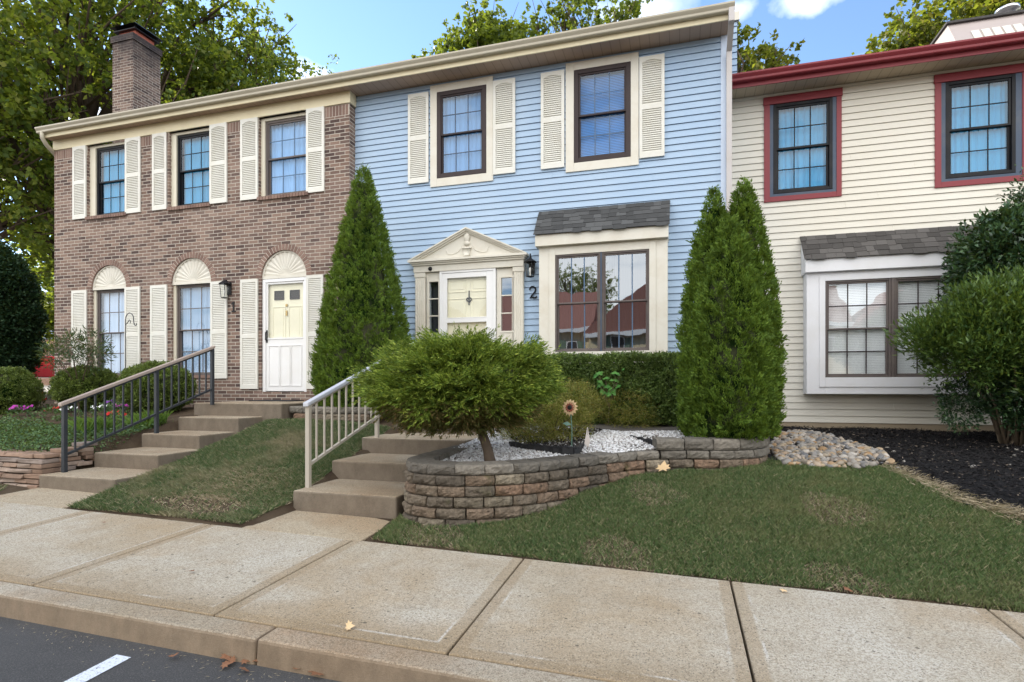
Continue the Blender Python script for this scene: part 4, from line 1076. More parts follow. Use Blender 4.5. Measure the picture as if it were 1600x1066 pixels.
b = MB(); b.prism_x([(9.79, 5.065), (14.6, 6.55), (19.8, 5.05), (19.8, 4.95), (14.6, 6.45), (9.79, 5.02)], XR+.002, XE+.1); b.build('roof', M['roof'], crm)
for k, r in enumerate(RW):
    X0, X1 = FX(r[0][0], YW-.02), FX(r[0][1], YW-.02); a, c = FX(r[1][0], YW-.02), FX(r[1][1], YW-.02); e, g_ = FX(r[2][0], YW-.02), FX(r[2][1], YW-.02)
    b = MB(); y1 = YW-.003; th = .03; zt_ = kz2+.005
    b.box(X0, a, y1-th, y1, rz1, zt_); b.box(c, X1, y1-th, y1, rz1, zt_); b.box(a, c, y1-th+.002, y1, rz1, kz1-.045); b.box(X0-.012, X1+.012, y1-th-.012, y1, zt_+.001, rz2)
    b.build('window_trim', M['red'], crm, bevel=.003)
    b = MB(); b.box(a, e, y1-.02, y1+.03, kz1-.043, kz2+.003); b.box(g_, c, y1-.02, y1+.03, kz1-.043, kz2+.003); b.box(e, g_, y1-.02, y1+.03, kz1-.043, kz1-.001); b.build('window_casing', M['greyframe'], crm)
    window(crm, e+.001, g_-.001, kz1, kz2+.002, YW-.002, 'blackframe', 'glass_teal', 'blackframe', (3, 2), .05, .035, ('curtain', 'curtain_teal'))
hzw = (FZ(1258.9, 425.8, 9.95), FZ(1258.9, 405.5, 9.95))
b_o = bay(crm, YW-.005, BW, bx0, bx1, FZ(1261, 615.6, BW), hzw[0]+.01, wx0, wx1, wzb, wzt, 'bwhite', 9.95, hzw, FZ(1247.7, 371.4, YW), (FX(1258.5, 9.95), bx1+.05), 'shingle_b', 5)
zb_ = FZ(1261, 615.6, BW)
casing(b_o, wx0-.085, wx1+.085, zb_+.11, wzt+.085, BW, .085, .085, wzb-zb_-.11, 'bwhite', 'bay_trim', .016)
for a, c in ((wx0, wxm-.02), (wxm+.02, wx1)):
    window(crm, a+.001, c-.001, wzb+.001, wzt-.001, BW+.03, 'bronze', 'glass_bay', 'brownframe', (3, 2), .03, .028, ('blind', 'blind_grey'))
b = MB(); b.box(wxm-.0195, wxm+.0195, BW-.008, BW+.08, wzb, wzt); b.build('mullion', M['bronze'], b_o)
# set-back mansard storey behind the red gutter
ym = 13.0
ma = [FX(1481, ym), FZ(1481, 66, ym), FX(1497, ym+.35), FZ(1497, 37, ym+.35)]
b = MB(); zt_ = ma[3]; zb_ = 4.9; f = (zb_-zt_)/(ma[1]-zt_)
yb_ = ym+.35 - .35*f*1.0; xb_ = ma[2] + (ma[0]-ma[2])*f
b.prism_x([(yb_, zb_), (ym+.35, zt_), (ym+3, zt_), (ym+3, zb_)], ma[2]-.18, 9.4); 
dm = b.build('dormer', M['pink'], crm)
b = MB()
for i in range(40):
    x = ma[2]+.12 + i*.17
    if x > 9.3: break
    z1_, z0_ = zt_-.30, zb_+.1
    yv = lambda z: yb_ + (ym+.35-yb_)*(z-zb_)/(zt_-zb_)
    b.hexa([(x, yv(z0_)-.02, z0_), (x+.13, yv(z0_)-.02, z0_), (x+.13, yv(z0_)+.01, z0_), (x, yv(z0_)+.01, z0_), (x, yv(z1_)-.02, z1_), (x+.13, yv(z1_)-.02, z1_), (x+.13, yv(z1_)+.01, z1_), (x, yv(z1_)+.01, z1_)])
b.build('dormer_siding', M['creamside'], dm)
b = MB(); b.box(ma[2]-.22, 9.45, ym+.28, ym+3.1, zt_, zt_+.04); b.build('dormer_roof', M['roof'], dm)
vx = FX(1574, ym+.6); b = MB(); b.lathe([(.13, zt_+.04), (.13, zt_+.20), (.2, zt_+.21), (.2, zt_+.27), (.12, zt_+.31), (.001, zt_+.32)], vx, ym+.6, 16); b.build('roof_vent', M['chrome'], dm, smooth=True)

# ================================================================== vegetation helpers
def lump(P, s=1.0, seed=0.0):
    x, y, z = P[:, 0]*s+seed, P[:, 1]*s-seed*.7, P[:, 2]*s+seed*1.3
    return (np.sin(x*2.1+1.3*np.sin(y*1.7))+np.sin(y*2.7+1.1*np.sin(z*2.3))+np.sin(z*3.1+1.2*np.sin(x*1.9)))/3
def unit(A): return A/np.maximum(np.linalg.norm(A, axis=1, keepdims=True), 1e-9)
def leafmesh(name, C, Dv, Nr, L, W, mat, parent=None, origin=None, mid=.42, cup=0.0):
    """kite-shaped leaves: centre of base C, long axis Dv, normal hint Nr"""
    n = len(C); Dv = unit(Dv); Sd = unit(np.cross(Dv, Nr)); L = np.broadcast_to(L, n)[:, None]; W = np.broadcast_to(W, n)[:, None]
    Nn = np.cross(Sd, Dv)
    V = np.empty((n, 4, 3)); V[:, 0] = C; V[:, 1] = C + Dv*L*mid + Sd*W/2 + Nn*W*cup; V[:, 2] = C + Dv*L; V[:, 3] = C + Dv*L*mid - Sd*W/2 + Nn*W*cup
    F = np.arange(n*4).reshape(n, 4)
    return np_mesh(name, V.reshape(-1, 3), F, mat, parent, origin=origin)
def rdir(n): return unit(RNG.normal(size=(n, 3)))
def sprays(C, D, per, length, spread, jit):
    """per leaves along each spray (C base, D direction); returns leaf bases and directions"""
    n = len(C); D = unit(D)
    Cc = np.repeat(C, per, 0); Dd = np.repeat(D, per, 0); k = RNG.random((n*per, 1))
    base = Cc + Dd*k*length + RNG.normal(size=(n*per, 3))*jit
    dirs = unit(Dd + rdir(n*per)*spread)
    return base, dirs
def core(name, rows, cx, cy, mat, parent, n=20, seed=0, squash=1.0):
    b = MB()
    base = 0
    pts = []
    for r, z in rows:
        for k in range(n):
            a = 2*PI*k/n; rr = r*(1+.06*math.sin(a*3+z*4+seed)); pts.append((cx+rr*math.cos(a), cy+rr*math.sin(a)*squash, z))
    b.v = pts
    for i in range(len(rows)-1):
        for k in range(n): b.f.append((i*n+k, i*n+(k+1) % n, (i+1)*n+(k+1) % n, (i+1)*n+k))
    return b.build(name, mat, parent, smooth=True)

def arborvitae(label, x, y, z0, H, R0, prof, seed, nclump, tips=(), sq=1.0, group='columnar arborvitae by the facade'):
    t = thing('arborvitae', label, 'evergreen tree', (x, y, z0), group)
    b = MB(); b.tube([(x, y, z0-.1), (x, y, z0+H*.5), (x, y, z0+H*.9)], [.06, .04, .01], 8); b.build('trunk', M['bark'], t)
    fr = np.array([p[0] for p in prof]); rr = np.array([p[1] for p in prof])*R0
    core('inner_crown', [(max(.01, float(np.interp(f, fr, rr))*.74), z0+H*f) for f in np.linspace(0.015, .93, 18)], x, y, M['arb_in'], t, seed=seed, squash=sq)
    # clumps spread over the flank
    cand = RNG.random((nclump*3, 2)); rad = np.interp(cand[:, 0], fr, rr)
    keep = RNG.random(len(cand)) < rad/rad.max()*1.0 + .06; cand = cand[keep][:nclump]; rad = rad[keep][:nclump]
    f, a = cand[:, 0], cand[:, 1]*2*PI
    P = np.stack([np.cos(a)*2, np.sin(a)*2, f*H*1.6], 1)
    rl = rad*(1 + .06*lump(P, 1.1, seed) + .08*lump(P, 3.2, seed+3) + .05*lump(P, 8.0, seed+5)) * (0.86+.17*RNG.random(len(f)))
    C = np.stack([x + rl*np.cos(a), y + rl*np.sin(a)*sq, z0 + f*H*.985 + .02], 1)
    out = np.stack([np.cos(a), np.sin(a), np.zeros(len(a))], 1)
    D = out*(.55+.3*RNG.random((len(a), 1))) + np.array([0, 0, 1.0]) + RNG.normal(size=C.shape)*.30
    Bs, Ds = sprays(C, D, 26, .075, .62, .014)
    N_ = np.repeat(unit(np.cross(out, [0, 0, 1.0]) + RNG.normal(size=C.shape)*.7), 26, 0)
    L = RNG.uniform(.022, .046, len(Bs))
    leafmesh('crown', Bs, Ds, N_, L, L*.36, M['arb'], t)
    return t
PA = [(0, .80), (.05, .93), (.14, 1.0), (.28, .93), (.42, .80), (.56, .64), (.70, .47), (.82, .31), (.92, .17), (1, .02)]
PB = [(0, .90), (.08, 1.0), (.25, 1.0), (.45, .94), (.60, .80), (.74, .60), (.86, .37), (.95, .16), (1, .02)]

def leaf_ellipsoids(name, parent, blobs, nclump, per, size, mat, spread=.8, up=.35, clump=.07, aspect=.5, shell=.45, cup=.1, lumpy=.10):
    tot = sum(b[3]*b[4]+b[4]*b[5]+b[3]*b[5] for b in blobs); CC = []; OO = []
    for b in blobs:
        m = int(nclump*(b[3]*b[4]+b[4]*b[5]+b[3]*b[5])/tot); d = rdir(m)
        r = (1 + lumpy*lump(d*2.2, 1.9, b[0]) + .06*lump(d*2, 5, b[1])) * (shell+(1-shell)*RNG.random(m)**.35)
        CC.append(np.array(b[:3]) + d*r[:, None]*np.array(b[3:6])); OO.append(unit(d/np.array(b[3:6])))
    C = np.concatenate(CC); O = np.concatenate(OO)
    D = O + np.array([0, 0, up]) + RNG.normal(size=C.shape)*.35
    Bs, Ds = sprays(C, D, per, clump, spread, clump*.28)
    L = RNG.uniform(.75, 1.25, len(Bs))*size
    return leafmesh(name, Bs, Ds, rdir(len(Bs)) + np.array([0, 0, .9]), L, L*aspect, mat, parent, cup=cup)

def tree(name, label, x, y, z0, H, cz, rx, ry, rz, ncl, per, leaf, mat, tr, group=None, lean=(0, 0), clr=1.0, low=.35, bark='bark', forks=3, seed=1):
    rs = random.Random(seed)
    t = thing(name, label, 'tree', (x, y, z0), group)
    b = MB(); top = (x+lean[0], y+lean[1], z0+H*.78)
    tp = [(x, y, z0-.3), (x+lean[0]*.1, y+lean[1]*.1, z0+H*.15), (x+lean[0]*.4+.15*tr, y+lean[1]*.4, z0+H*.42), (x+lean[0]*.8, y+lean[1]*.8, z0+H*.62), top]
    b.tube(tp, [tr*1.35, tr, tr*.78, tr*.45, tr*.12], 10); b.build('trunk', M[bark], t, smooth=True)
    cl = []
    while len(cl) < ncl:
        d = Vector((rs.gauss(0, 1), rs.gauss(0, 1), rs.gauss(0, 1))).normalized(); r = rs.uniform(.38, 1.0)**.6
        if d.z < -.55 and r > .8: continue
        cl.append((x+lean[0]*.6+d.x*r*rx, y+lean[1]*.6+d.y*r*ry, z0+cz+d.z*r*rz, r))
    b = MB()
    for (px, py, pz, r) in cl:
        hz_ = min(max((pz-z0)/H*.72 - .05, low*.8), .76); k = hz_/.78
        s = Vector((x+lean[0]*k, y+lean[1]*k, z0+H*hz_-abs(px-x)*.12)); e = Vector((px, py, pz)); L = (e-s).length
        m1 = s.lerp(e, .35) + Vector((rs.uniform(-.12, .12), rs.uniform(-.12, .12), .05))*L; m2 = s.lerp(e, .7) + Vector((rs.uniform(-.1, .1), rs.uniform(-.1, .1), .07))*L
        w0 = min(tr*.42, .018*L+.03)
        b.tube([s, m1, m2, e], [w0, w0*.7, w0*.42, .012], 6)
        for q in range(forks):
            ss = s.lerp(e, rs.uniform(.5, .9)); ee = e + Vector((rs.gauss(0, 1), rs.gauss(0, 1), rs.gauss(.3, .7)))*clr*.8
            b.tube([ss, ss.lerp(ee, .5)+Vector((0, 0, .08*L*.3)), ee], [w0*.35, w0*.22, .008], 5)
    b.build('limbs', M[bark], t, smooth=True)
    c = np.array([q[:3] for q in cl]); n = ncl*per
    # small leafy twigs inside each cluster, then leaves on the twigs
    tw = max(6, per//14); T_ = np.repeat(c, tw, 0) + RNG.normal(size=(ncl*tw, 3))*clr*np.array([.62, .62, .46])
    per2 = max(1, per//tw)
    Bs, Ds = sprays(T_, rdir(len(T_)) + np.array([0, 0, .1]), per2, clr*.38, 1.1, clr*.07)
    L = RNG.uniform(.7, 1.3, len(Bs))*leaf
    leafmesh('crown', Bs, Ds + np.array([0, 0, -.25]), rdir(len(Bs)) + np.array([0, 0, 1.0]), L, L*.8, M[mat], t, cup=.12)
    return t

# ------------------------------------------------------------------ arborvitae, juniper, hedges
arborvitae('tall single cone-shaped arborvitae between the brick house and the blue door', -4.98, 8.22, -.52, 4.14, .76, PA, 1.0, 5600)
arborvitae('arborvitae spire at the back left of the clump by the bay window', .40, 7.36, -.62, 3.02, .37, PB, 2.0, 3000, group='clump of arborvitae beside the bay window')
arborvitae('arborvitae spire standing to the right in the clump by the bay window', .74, 7.36, -.62, 3.12, .38, PB, 4.2, 3000, group='clump of arborvitae beside the bay window')
arborvitae('lower front arborvitae of the clump beside the bay window', .57, 7.12, -.62, 2.62, .44, PB, 6.1, 3300, group='clump of arborvitae beside the bay window')

jx_, jy_, jz_ = -1.84, 5.42, -.74
t = thing('juniper_topiary', 'spreading feathery juniper clipped to a dome on a bare trunk behind the block wall', 'juniper', (jx_, jy_, jz_))
b = MB(); b.tube([(jx_+.02, jy_, jz_-.1), (jx_-.02, jy_, jz_+.1), (jx_-.09, jy_+.02, jz_+.28), (jx_-.14, jy_+.03, jz_+.5), (jx_-.12, jy_+.03, jz_+.75)], [.066, .052, .05, .046, .03], 10)
for a in range(14):
    an = a*.7; b.tube([(jx_-.13, jy_+.03, jz_+.30+.025*a), (jx_-.2+.3*math.cos(an), jy_+.25*math.sin(an), jz_+.62), (jx_-.3+.65*math.cos(an), jy_+.5*math.sin(an), jz_+.72+.02*a)], [.026, .017, .006], 6)
b.build('trunk', M['bark'], t, smooth=True)
def juniper_crown(C0, rad, npad, mat, name, zmin, zmax, nplume=13, per=22, plen=.17, droop=0.0, k0=.80):
    """shelves of feathery sprays: pads all over the dome, plumes fanned in each pad, needles along each plume"""
    d = rdir(npad*3); d = d[(d[:, 2] > zmin) & (d[:, 2] < zmax)][:npad]; n = len(d); P = d*2
    r = 1 + .10*lump(P, 1.5, 2) + .17*lump(P*np.array([1, 1, 2.2]), 3.0, 5); r = r*(k0+.20*RNG.random(n))
    C = np.array(C0) + d*r[:, None]*np.array(rad)
    az = np.arctan2(d[:, 1], d[:, 0]); elv = .04 + .36*np.clip(d[:, 2], -.3, 1) + RNG.normal(size=n)*.16 - droop
    C = C - np.stack([np.cos(az)*.09, np.sin(az)*.09, np.zeros(n)], 1)
    Cp = np.repeat(C, nplume, 0); A2 = np.repeat(az, nplume) + RNG.normal(size=n*nplume)*.60; E2 = np.repeat(elv, nplume) + RNG.normal(size=n*nplume)*.20
    D = np.stack([np.cos(A2)*np.cos(E2), np.sin(A2)*np.cos(E2), np.sin(E2)], 1)
    Cp = Cp + D*RNG.random((len(D), 1))*.05 + RNG.normal(size=D.shape)*np.array([.03, .03, .012])
    Bs, Ds = sprays(Cp, D, per, plen, .40, .007)
    L = RNG.uniform(.026, .052, len(Bs)); return leafmesh(name, Bs, Ds, rdir(len(Bs)), L, L*.22, M[mat], t)
jc = (jx_-.36, jy_+.08, .03)
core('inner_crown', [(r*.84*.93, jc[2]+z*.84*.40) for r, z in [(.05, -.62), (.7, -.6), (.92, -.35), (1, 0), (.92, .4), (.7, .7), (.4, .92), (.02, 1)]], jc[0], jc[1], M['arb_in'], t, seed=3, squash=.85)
juniper_crown(jc, (.98, .82, .42), 380, 'jun', 'crown', -.55, 1.01, 20, 26, .23, .0, .74)
juniper_crown(jc, (.78, .64, .36), 420, 'jun', 'inner_sprays', -.5, 1.01)
juniper_crown((jc[0], jc[1], jc[2]-.02), (.84, .70, .42), 420, 'jun_low', 'under_crown', -.95, -.25, 10, 14, .14, .35)

def boxy(name, label, x0, x1, y0, y1, z0, z1, n, seed):
    t = thing(name, label, 'hedge', ((x0+x1)/2, (y0+y1)/2, z0))
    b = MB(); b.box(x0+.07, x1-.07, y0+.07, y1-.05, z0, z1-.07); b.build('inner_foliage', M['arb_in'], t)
    A = [(x1-x0)*(z1-z0), (x1-x0)*(y1-y0), (y1-y0)*(z1-z0)]; k = np.array(A)/sum(A); q = (k*n).astype(int)
    U = RNG.random
    f = np.stack([x0+(x1-x0)*U(q[0]), np.full(q[0], y0), z0+(z1-z0)*U(q[0])], 1); fn = np.tile([0, -1.0, .25], (q[0], 1))
    g_ = np.stack([x0+(x1-x0)*U(q[1]), y0+(y1-y0)*U(q[1]), np.full(q[1], z1)], 1); gn = np.tile([0, 0, 1.0], (q[1], 1))
    h = np.stack([np.full(q[2], x1), y0+(y1-y0)*U(q[2]), z0+(z1-z0)*U(q[2])], 1); hn = np.tile([1.0, 0, .2], (q[2], 1))
    C = np.concatenate([f, g_, h]); N_ = np.concatenate([fn, gn, hn])
    C = C + N_*(.025*lump(C, 3.5, seed) + .02*lump(C, 9, seed) - .05*RNG.random(len(C)))[:, None]
    Bs, Ds = sprays(C, N_ + np.array([0, 0, .5]) + RNG.normal(size=C.shape)*.5, 12, .05, .9, .016)
    L = RNG.uniform(.022, .036, len(Bs)); leafmesh('foliage', Bs, Ds, rdir(len(Bs)) + N_.repeat(12, 0)*.6, L, L*.55, M['box'], t)
boxy('boxwood_hedge', 'clipped flat-topped boxwood hedge under the bay window of the blue house', -2.6, .30, 8.15, 8.75, -.52, .42, 9000, 1)

def ball(label, x, y, z0, rx, ry, H, n, mat='boxball', group='round clipped boxwood shrubs before the brick house', name='boxwood_shrub'):
    t = thing(name, label, 'shrub', (x, y, z0), group)
    b = MB(); b.tube([(x, y, z0-.08), (x, y, z0+H*.5)], [.03, .02], 6); b.build('stem', M['bark'], t)
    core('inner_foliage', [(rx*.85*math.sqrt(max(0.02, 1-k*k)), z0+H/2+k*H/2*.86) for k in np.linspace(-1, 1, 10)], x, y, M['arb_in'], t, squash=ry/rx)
    leaf_ellipsoids('foliage', t, [(x, y, z0+H/2, rx, ry, H/2)], n, 12, .032 if H < 2 else .075, M[mat], .9, .3, .055 if H < 2 else .16, .6, .88 if H < 2 else .8)
ball('round boxwood shrub at the left edge, in front of the dark evergreen', -12.85, 7.9, -.52, .58, .55, .86, 2300)
ball('round boxwood shrub under the leftmost window, behind the black handrail', -11.15, 8.28, -.40, .56, .5, .76, 2600)
ball('broad boxwood shrub under the middle arched window, behind the black handrail', -9.32, 8.2, -.45, .66, .5, .86, 3000)
ball('tall dark rounded evergreen at the left end of the brick house', -17.0, 10.2, -.35, .78, .9, 3.9, 5200, 'darkgreen', 'evergreens at the left end', 'evergreen_tree')

# ------------------------------------------------------------------ shrubs on the right
t = thing('holly_shrub', 'tall dark glossy broadleaf shrub at the right edge before the cream house', 'shrub', (4.7, 9.25, -.72))
b = MB()
for k in range(9):
    a = k*.7; ex, ey = 4.75+.7*math.cos(a), 9.2+.4*math.sin(a)
    b.tube([(4.55+.10*math.cos(a), 9.3+.08*math.sin(a), -.8), (4.6+.3*math.cos(a), 9.25+.15*math.sin(a), .2), (ex, ey, 1.4+.1*k)], [.026, .018, .008], 6)
b.build('stems', M['bark_pale'], t, smooth=True)
leaf_ellipsoids('foliage', t, [(4.75, 9.15, 1.35, .95, .7, 1.15), (4.25, 9.1, 1.65, .62, .5, .66), (4.0, 9.15, 1.15, .4, .4, .35), (5.3, 8.9, .4, .9, .7, 1.0)], 6800, 9, .075, M['holly'], .9, .35, .11, .46, .5, .12, lumpy=.2)
leaf_ellipsoids('top_shoots', t, [(4.55, 9.1, 2.42, .32, .3, .42), (5.0, 9.1, 2.4, .3, .3, .5)], 260, 9, .058, M['holly'], .8, .8, .12, .42, .3, .12)
t = thing('broadleaf_shrub', 'wide mid green shrub with pale stems spreading in front of the cream bay window', 'shrub', (4.25, 8.75, -.75))
b = MB()
for k in range(15):
    a = k*1.1; ex, ey = 4.05+.75*math.cos(a), 8.55+.4*math.sin(a)
    b.tube([(4.2+.12*math.cos(a), 8.95+.1*math.sin(a), -.82), (4.15+.3*math.cos(a), 8.8+.2*math.sin(a), -.25), (ex, ey, .35+.03*k)], [.022, .015, .006], 6)
b.build('stems', M['bark_pale'], t, smooth=True)
leaf_ellipsoids('foliage', t, [(4.25, 8.5, .62, .95, .62, .62), (3.62, 8.5, .50, .52, .42, .42), (3.16, 8.45, .60, .34, .3, .22), (3.85, 8.45, .98, .42, .4, .30), (4.5, 8.4, 1.15, .45, .35, .3), (3.5, 8.4, .86, .30, .28, .2), (4.6, 8.45, .1, .55, .4, .45)], 3300, 15, .078, M['bush'], .55, 1.0, .17, .28, .42, .1, lumpy=.42)
t = thing('low_shrub', 'low dark blue-green shrub at the foot of the broadleaf shrubs', 'shrub', (4.35, 8.9, -.75))
b = MB()
for k in range(8):
    a = k*.9; b.tube([(4.1+.05*math.cos(a), 8.95, -.8), (4.15+.35*math.cos(a), 8.8+.2*math.sin(a), -.1)], [.014, .006], 5)
b.build('stems', M['bark_pale'], t)
leaf_ellipsoids('foliage', t, [(4.45, 8.75, -.12, .62, .45, .45), (3.58, 8.85, -.22, .24, .2, .28), (4.9, 8.5, -.35, .6, .4, .4), (4.05, 8.75, .0, .4, .35, .3)], 3000, 8, .05, M['holly'], .9, .3, .1, .42, .4, .1)

# ------------------------------------------------------------------ big trees behind
GT = 'tall trees behind the row of houses'
T1_ = tree('broadleaf_tree', 'huge spreading tree with dark trunk behind the brick chimney', -25.2, 18.5, -.1, 21, 12.5, 8.2, 7.0, 8.5, 100, 430, .20, 'tree_a', .50, GT, clr=1.35, low=.3, seed=3)
tree('broadleaf_tree', 'large leaning tree with long low limbs at the left edge', -29.0, 13.5, -.1, 20, 10.5, 7.2, 7.0, 9.0, 82, 400, .20, 'tree_a', .42, GT, lean=(2.0, .5), clr=1.3, low=.2, seed=5)
tree('broadleaf_tree', 'lighter green tree whose crown rises above the brick roof right of the chimney', -21.3, 24, -.1, 19.5, 14.0, 4.4, 4.4, 5.2, 62, 440, .19, 'tree_c', .3, GT, clr=1.1, seed=8)
tree('broadleaf_tree', 'dense tall tree whose crown top shows above the roof near the middle', -9.3, 28, -.5, 19.5, 16.2, 2.7, 2.7, 3.0, 46, 640, .19, 'tree_c', .25, GT, clr=.8, seed=12)
tree('broadleaf_tree', 'narrow tree just left of the middle crown above the brown gutter', -12.3, 28, -.5, 18.2, 15.1, 2.0, 2.0, 2.6, 34, 520, .19, 'tree_c', .22, GT, clr=.7, seed=14)
tree('broadleaf_tree', 'thin airy treetop showing above the gutter of the blue house', -5.0, 30, -.5, 21.3, 18.6, 3.4, 2.6, 2.2, 38, 190, .19, 'tree_c', .2, GT, clr=.75, seed=17)
tree('broadleaf_tree', 'small yellow-green tree showing between the blue and the red gutter', 2.6, 24, -.6, 14.6, 11.2, 1.7, 1.6, 3.6, 34, 330, .16, 'tree_b', .2, GT, clr=.65, seed=19)
tree('broadleaf_tree', 'broad yellowing tree behind the red roof at the right', 11.6, 27, -.8, 17.5, 12.8, 4.4, 3.6, 4.3, 80, 480, .19, 'tree_b', .3, GT, clr=1.0, seed=23)
tree('broadleaf_tree', 'tall yellow-green tree at the top right corner behind the roof vent', 16.0, 24, -.8, 19.5, 15.0, 5.6, 4.4, 5.2, 90, 560, .20, 'tree_b', .35, GT, clr=1.1, seed=29)
far = tree('broadleaf_tree', 'distant round tree seen low between the evergreen and the brick house', -62, 50, .2, 17, 9.5, 8, 8, 8, 60, 420, .42, 'tree_a', .4, 'distant trees at the left', clr=1.6, low=.2, seed=31)
def copy_tree(o, loc, label, parent=None):
    c = o.copy(); COL.objects.link(c); c.parent = parent
    if parent is None: c.location = loc; c['label'] = label
    for ch in list(o.children): copy_tree(ch, None, None, c)
    return c
for loc, lab in (((-42, 34, .1), 'distant tree standing behind the red pickup truck'), ((-74, 42, .2), 'farthest distant tree at the left edge'), ((-50, 22, .1), 'distant tree partly hidden by the dark evergreen'), ((-36, 42, .1), 'distant tree hidden mostly behind the brick house corner')):
    c_ = copy_tree(far, loc, lab); c_.rotation_euler.z = random.random()*6; c_.scale = (.8, .8, .72)

# ================================================================== ground cover, walls, small things
def PT(u, v, z):                                 # ground point seen at a photo pixel, at height z
    t = (u-800)/FPX; d = -z*FPX/(v-YH)
    return ((t*CP-SP)*d, (t*SP+CP)*d)
def inpoly(x, y, poly):
    r = np.zeros(len(x), bool); n = len(poly)
    for i in range(n):
        x0, y0 = poly[i]; x1, y1 = poly[(i+1) % n]
        if y0 == y1: continue
        c = ((y0 > y) != (y1 > y)) & (x < (x1-x0)*(y-y0)/(y1-y0)+x0); r ^= c
    return r
def scatter(poly, dens):
    p = np.array(poly); lo, hi = p.min(0), p.max(0); n = int(dens*(hi[0]-lo[0])*(hi[1]-lo[1]))
    P = lo + (hi-lo)*RNG.random((n, 2)); return P[inpoly(P[:, 0], P[:, 1], poly)]
def blades(name, P, h, w, lean, mat, zf=None, parent=None):
    n = len(P); z = (T if zf is None else zf)(P[:, 0], P[:, 1]) - .004
    a = RNG.random(n)*2*PI; s = np.stack([np.cos(a), np.sin(a), np.zeros(n)], 1)*(w*RNG.uniform(.7, 1.3, n))[:, None]/2
    B = np.column_stack([P, z]); H = (h*RNG.uniform(.55, 1.25, n))[:, None]
    ln = RNG.normal(size=(n, 3))*np.array([1, 1, 0])*lean
    M1 = B + (np.array([0, 0, .55])+ln*.35)*H; Tp = B + (np.array([0, 0, 1.0])+ln)*H
    V = np.empty((n, 4, 3)); V[:, 0] = B - s; V[:, 1] = B + s; V[:, 2] = M1 + s*.7; V[:, 3] = Tp
    return np_mesh(name, V.reshape(-1, 3), np.arange(n*4).reshape(n, 4), mat, parent)
ICO = None
def stones(name, P, z, rmin, rmax, mat, flat=.6, sub=1, parent=None, jit=.18):
    """irregular pebbles, one island each"""
    bm_ = __import__('bmesh'); bm = bm_.new(); bm_.ops.create_icosphere(bm, subdivisions=sub, radius=1)
    bv = np.array([v.co[:] for v in bm.verts]); bf = np.array([[v.index for v in f.verts] for f in bm.faces]); bm.free()
    n = len(P); k = len(bv)
    r = rmin + (rmax-rmin)*RNG.random(n)**1.5
    sc = np.stack([RNG.uniform(.75, 1.3, n), RNG.uniform(.6, 1.0, n), RNG.uniform(.8, 1.15, n)*flat], 1)
    a = RNG.random(n)*2*PI; ca, sa = np.cos(a), np.sin(a)
    loc = bv[None]*(1+jit*RNG.normal(size=(n, k, 1)))*sc[:, None]*r[:, None, None]
    tl = RNG.normal(size=(n, 2))*.25
    X = loc[..., 0]*ca[:, None]-loc[..., 1]*sa[:, None]; Y = loc[..., 0]*sa[:, None]+loc[..., 1]*ca[:, None]; Z = loc[..., 2]+X*tl[:, :1]+Y*tl[:, 1:]
    V = np.stack([X+P[:, :1], Y+P[:, 1:2], Z+(z + r*flat*.45)[:, None]], -1).reshape(-1, 3)
    F = (bf[None]+(np.arange(n)*k)[:, None, None]).reshape(-1, 3)
    return np_mesh(name, V, F, mat, parent, smooth=sub > 1)

# ------------------------------------------------------------------ segmental block wall round the planting bed
def resample(path, n=400):
    p = np.array(path, float)
    for _ in range(3):                           # Chaikin smoothing
        q = np.empty((2*len(p)-2, 2)); q[0::2] = p[:-1]*.75+p[1:]*.25; q[1::2] = p[:-1]*.25+p[1:]*.75
        p = np.concatenate([p[:1], q, p[-1:]])
    d = np.r_[0, np.cumsum(np.linalg.norm(np.diff(p, axis=0), axis=1))]; s = np.linspace(0, d[-1], n)
    return np.column_stack([np.interp(s, d, p[:, 0]), np.interp(s, d, p[:, 1])]), d[-1]
def block(b, p, t, L, dep, z0, z1, rough=.010):
    """one rock-faced block: p middle of its outer face, t tangent (outer side to the right of travel)"""
    o = np.array([t[1], -t[0]]); nx_, nz_ = 9, 6; base = len(b.v); h = z1-z0
    j = random.Random(int(p[0]*9173+p[1]*7717+z0*5501))
    tp = .012
    for iz in range(nz_):
        for ix in range(nx_):
            fx, fz_ = ix/(nx_-1), iz/(nz_-1)
            ed = (ix in (0, nx_-1)) or (iz in (0, nz_-1))
            ex, ez = min(fx, 1-fx)*L, min(fz_, 1-fz_)*h; out = -.022*math.exp(-ex/.012) - .018*math.exp(-ez/.010) + .006 + j.uniform(-rough, rough)*.55 + .008*math.sin(fx*5+p[0]*31)*math.sin(fz_*4+p[1]*17)
            q = p + np.array(t)*(fx-.5)*(L-.012) + o*out
            b.v.append((q[0]+(0), q[1], z0+.003+(h-.007)*fz_ + (0 if iz in (0, nz_-1) else j.uniform(-.005, .005))))
    for iz in range(nz_-1):
        for ix in range(nx_-1):
            i = base+iz*nx_+ix; b.f.append((i, i+1, i+nx_+1, i+nx_))
    k = len(b.v)
    bl = p + np.array(t)*(-.5)*(L*.80) - o*dep; br = p + np.array(t)*.5*(L*.80) - o*dep
    b.v += [(bl[0], bl[1], z0+.002), (br[0], br[1], z0+.002), (bl[0], bl[1], z1-.002), (br[0], br[1], z1-.002)]
    tl_, tr_ = base+(nz_-1)*nx_, base+nz_*nx_-1
    top = [base+(nz_-1)*nx_+i for i in range(nx_)]; b.f.append(tuple(top + [k+3, k+2]))
    b.f.append((k, k+1, k+3, k+2)[::-1])
    b.f.append(tuple([base+iz*nx_ for iz in range(nz_)][::-1] + [k, k+2])); b.f.append(tuple([base+nx_-1+iz*nx_ for iz in range(nz_)] + [k+3, k+1]))
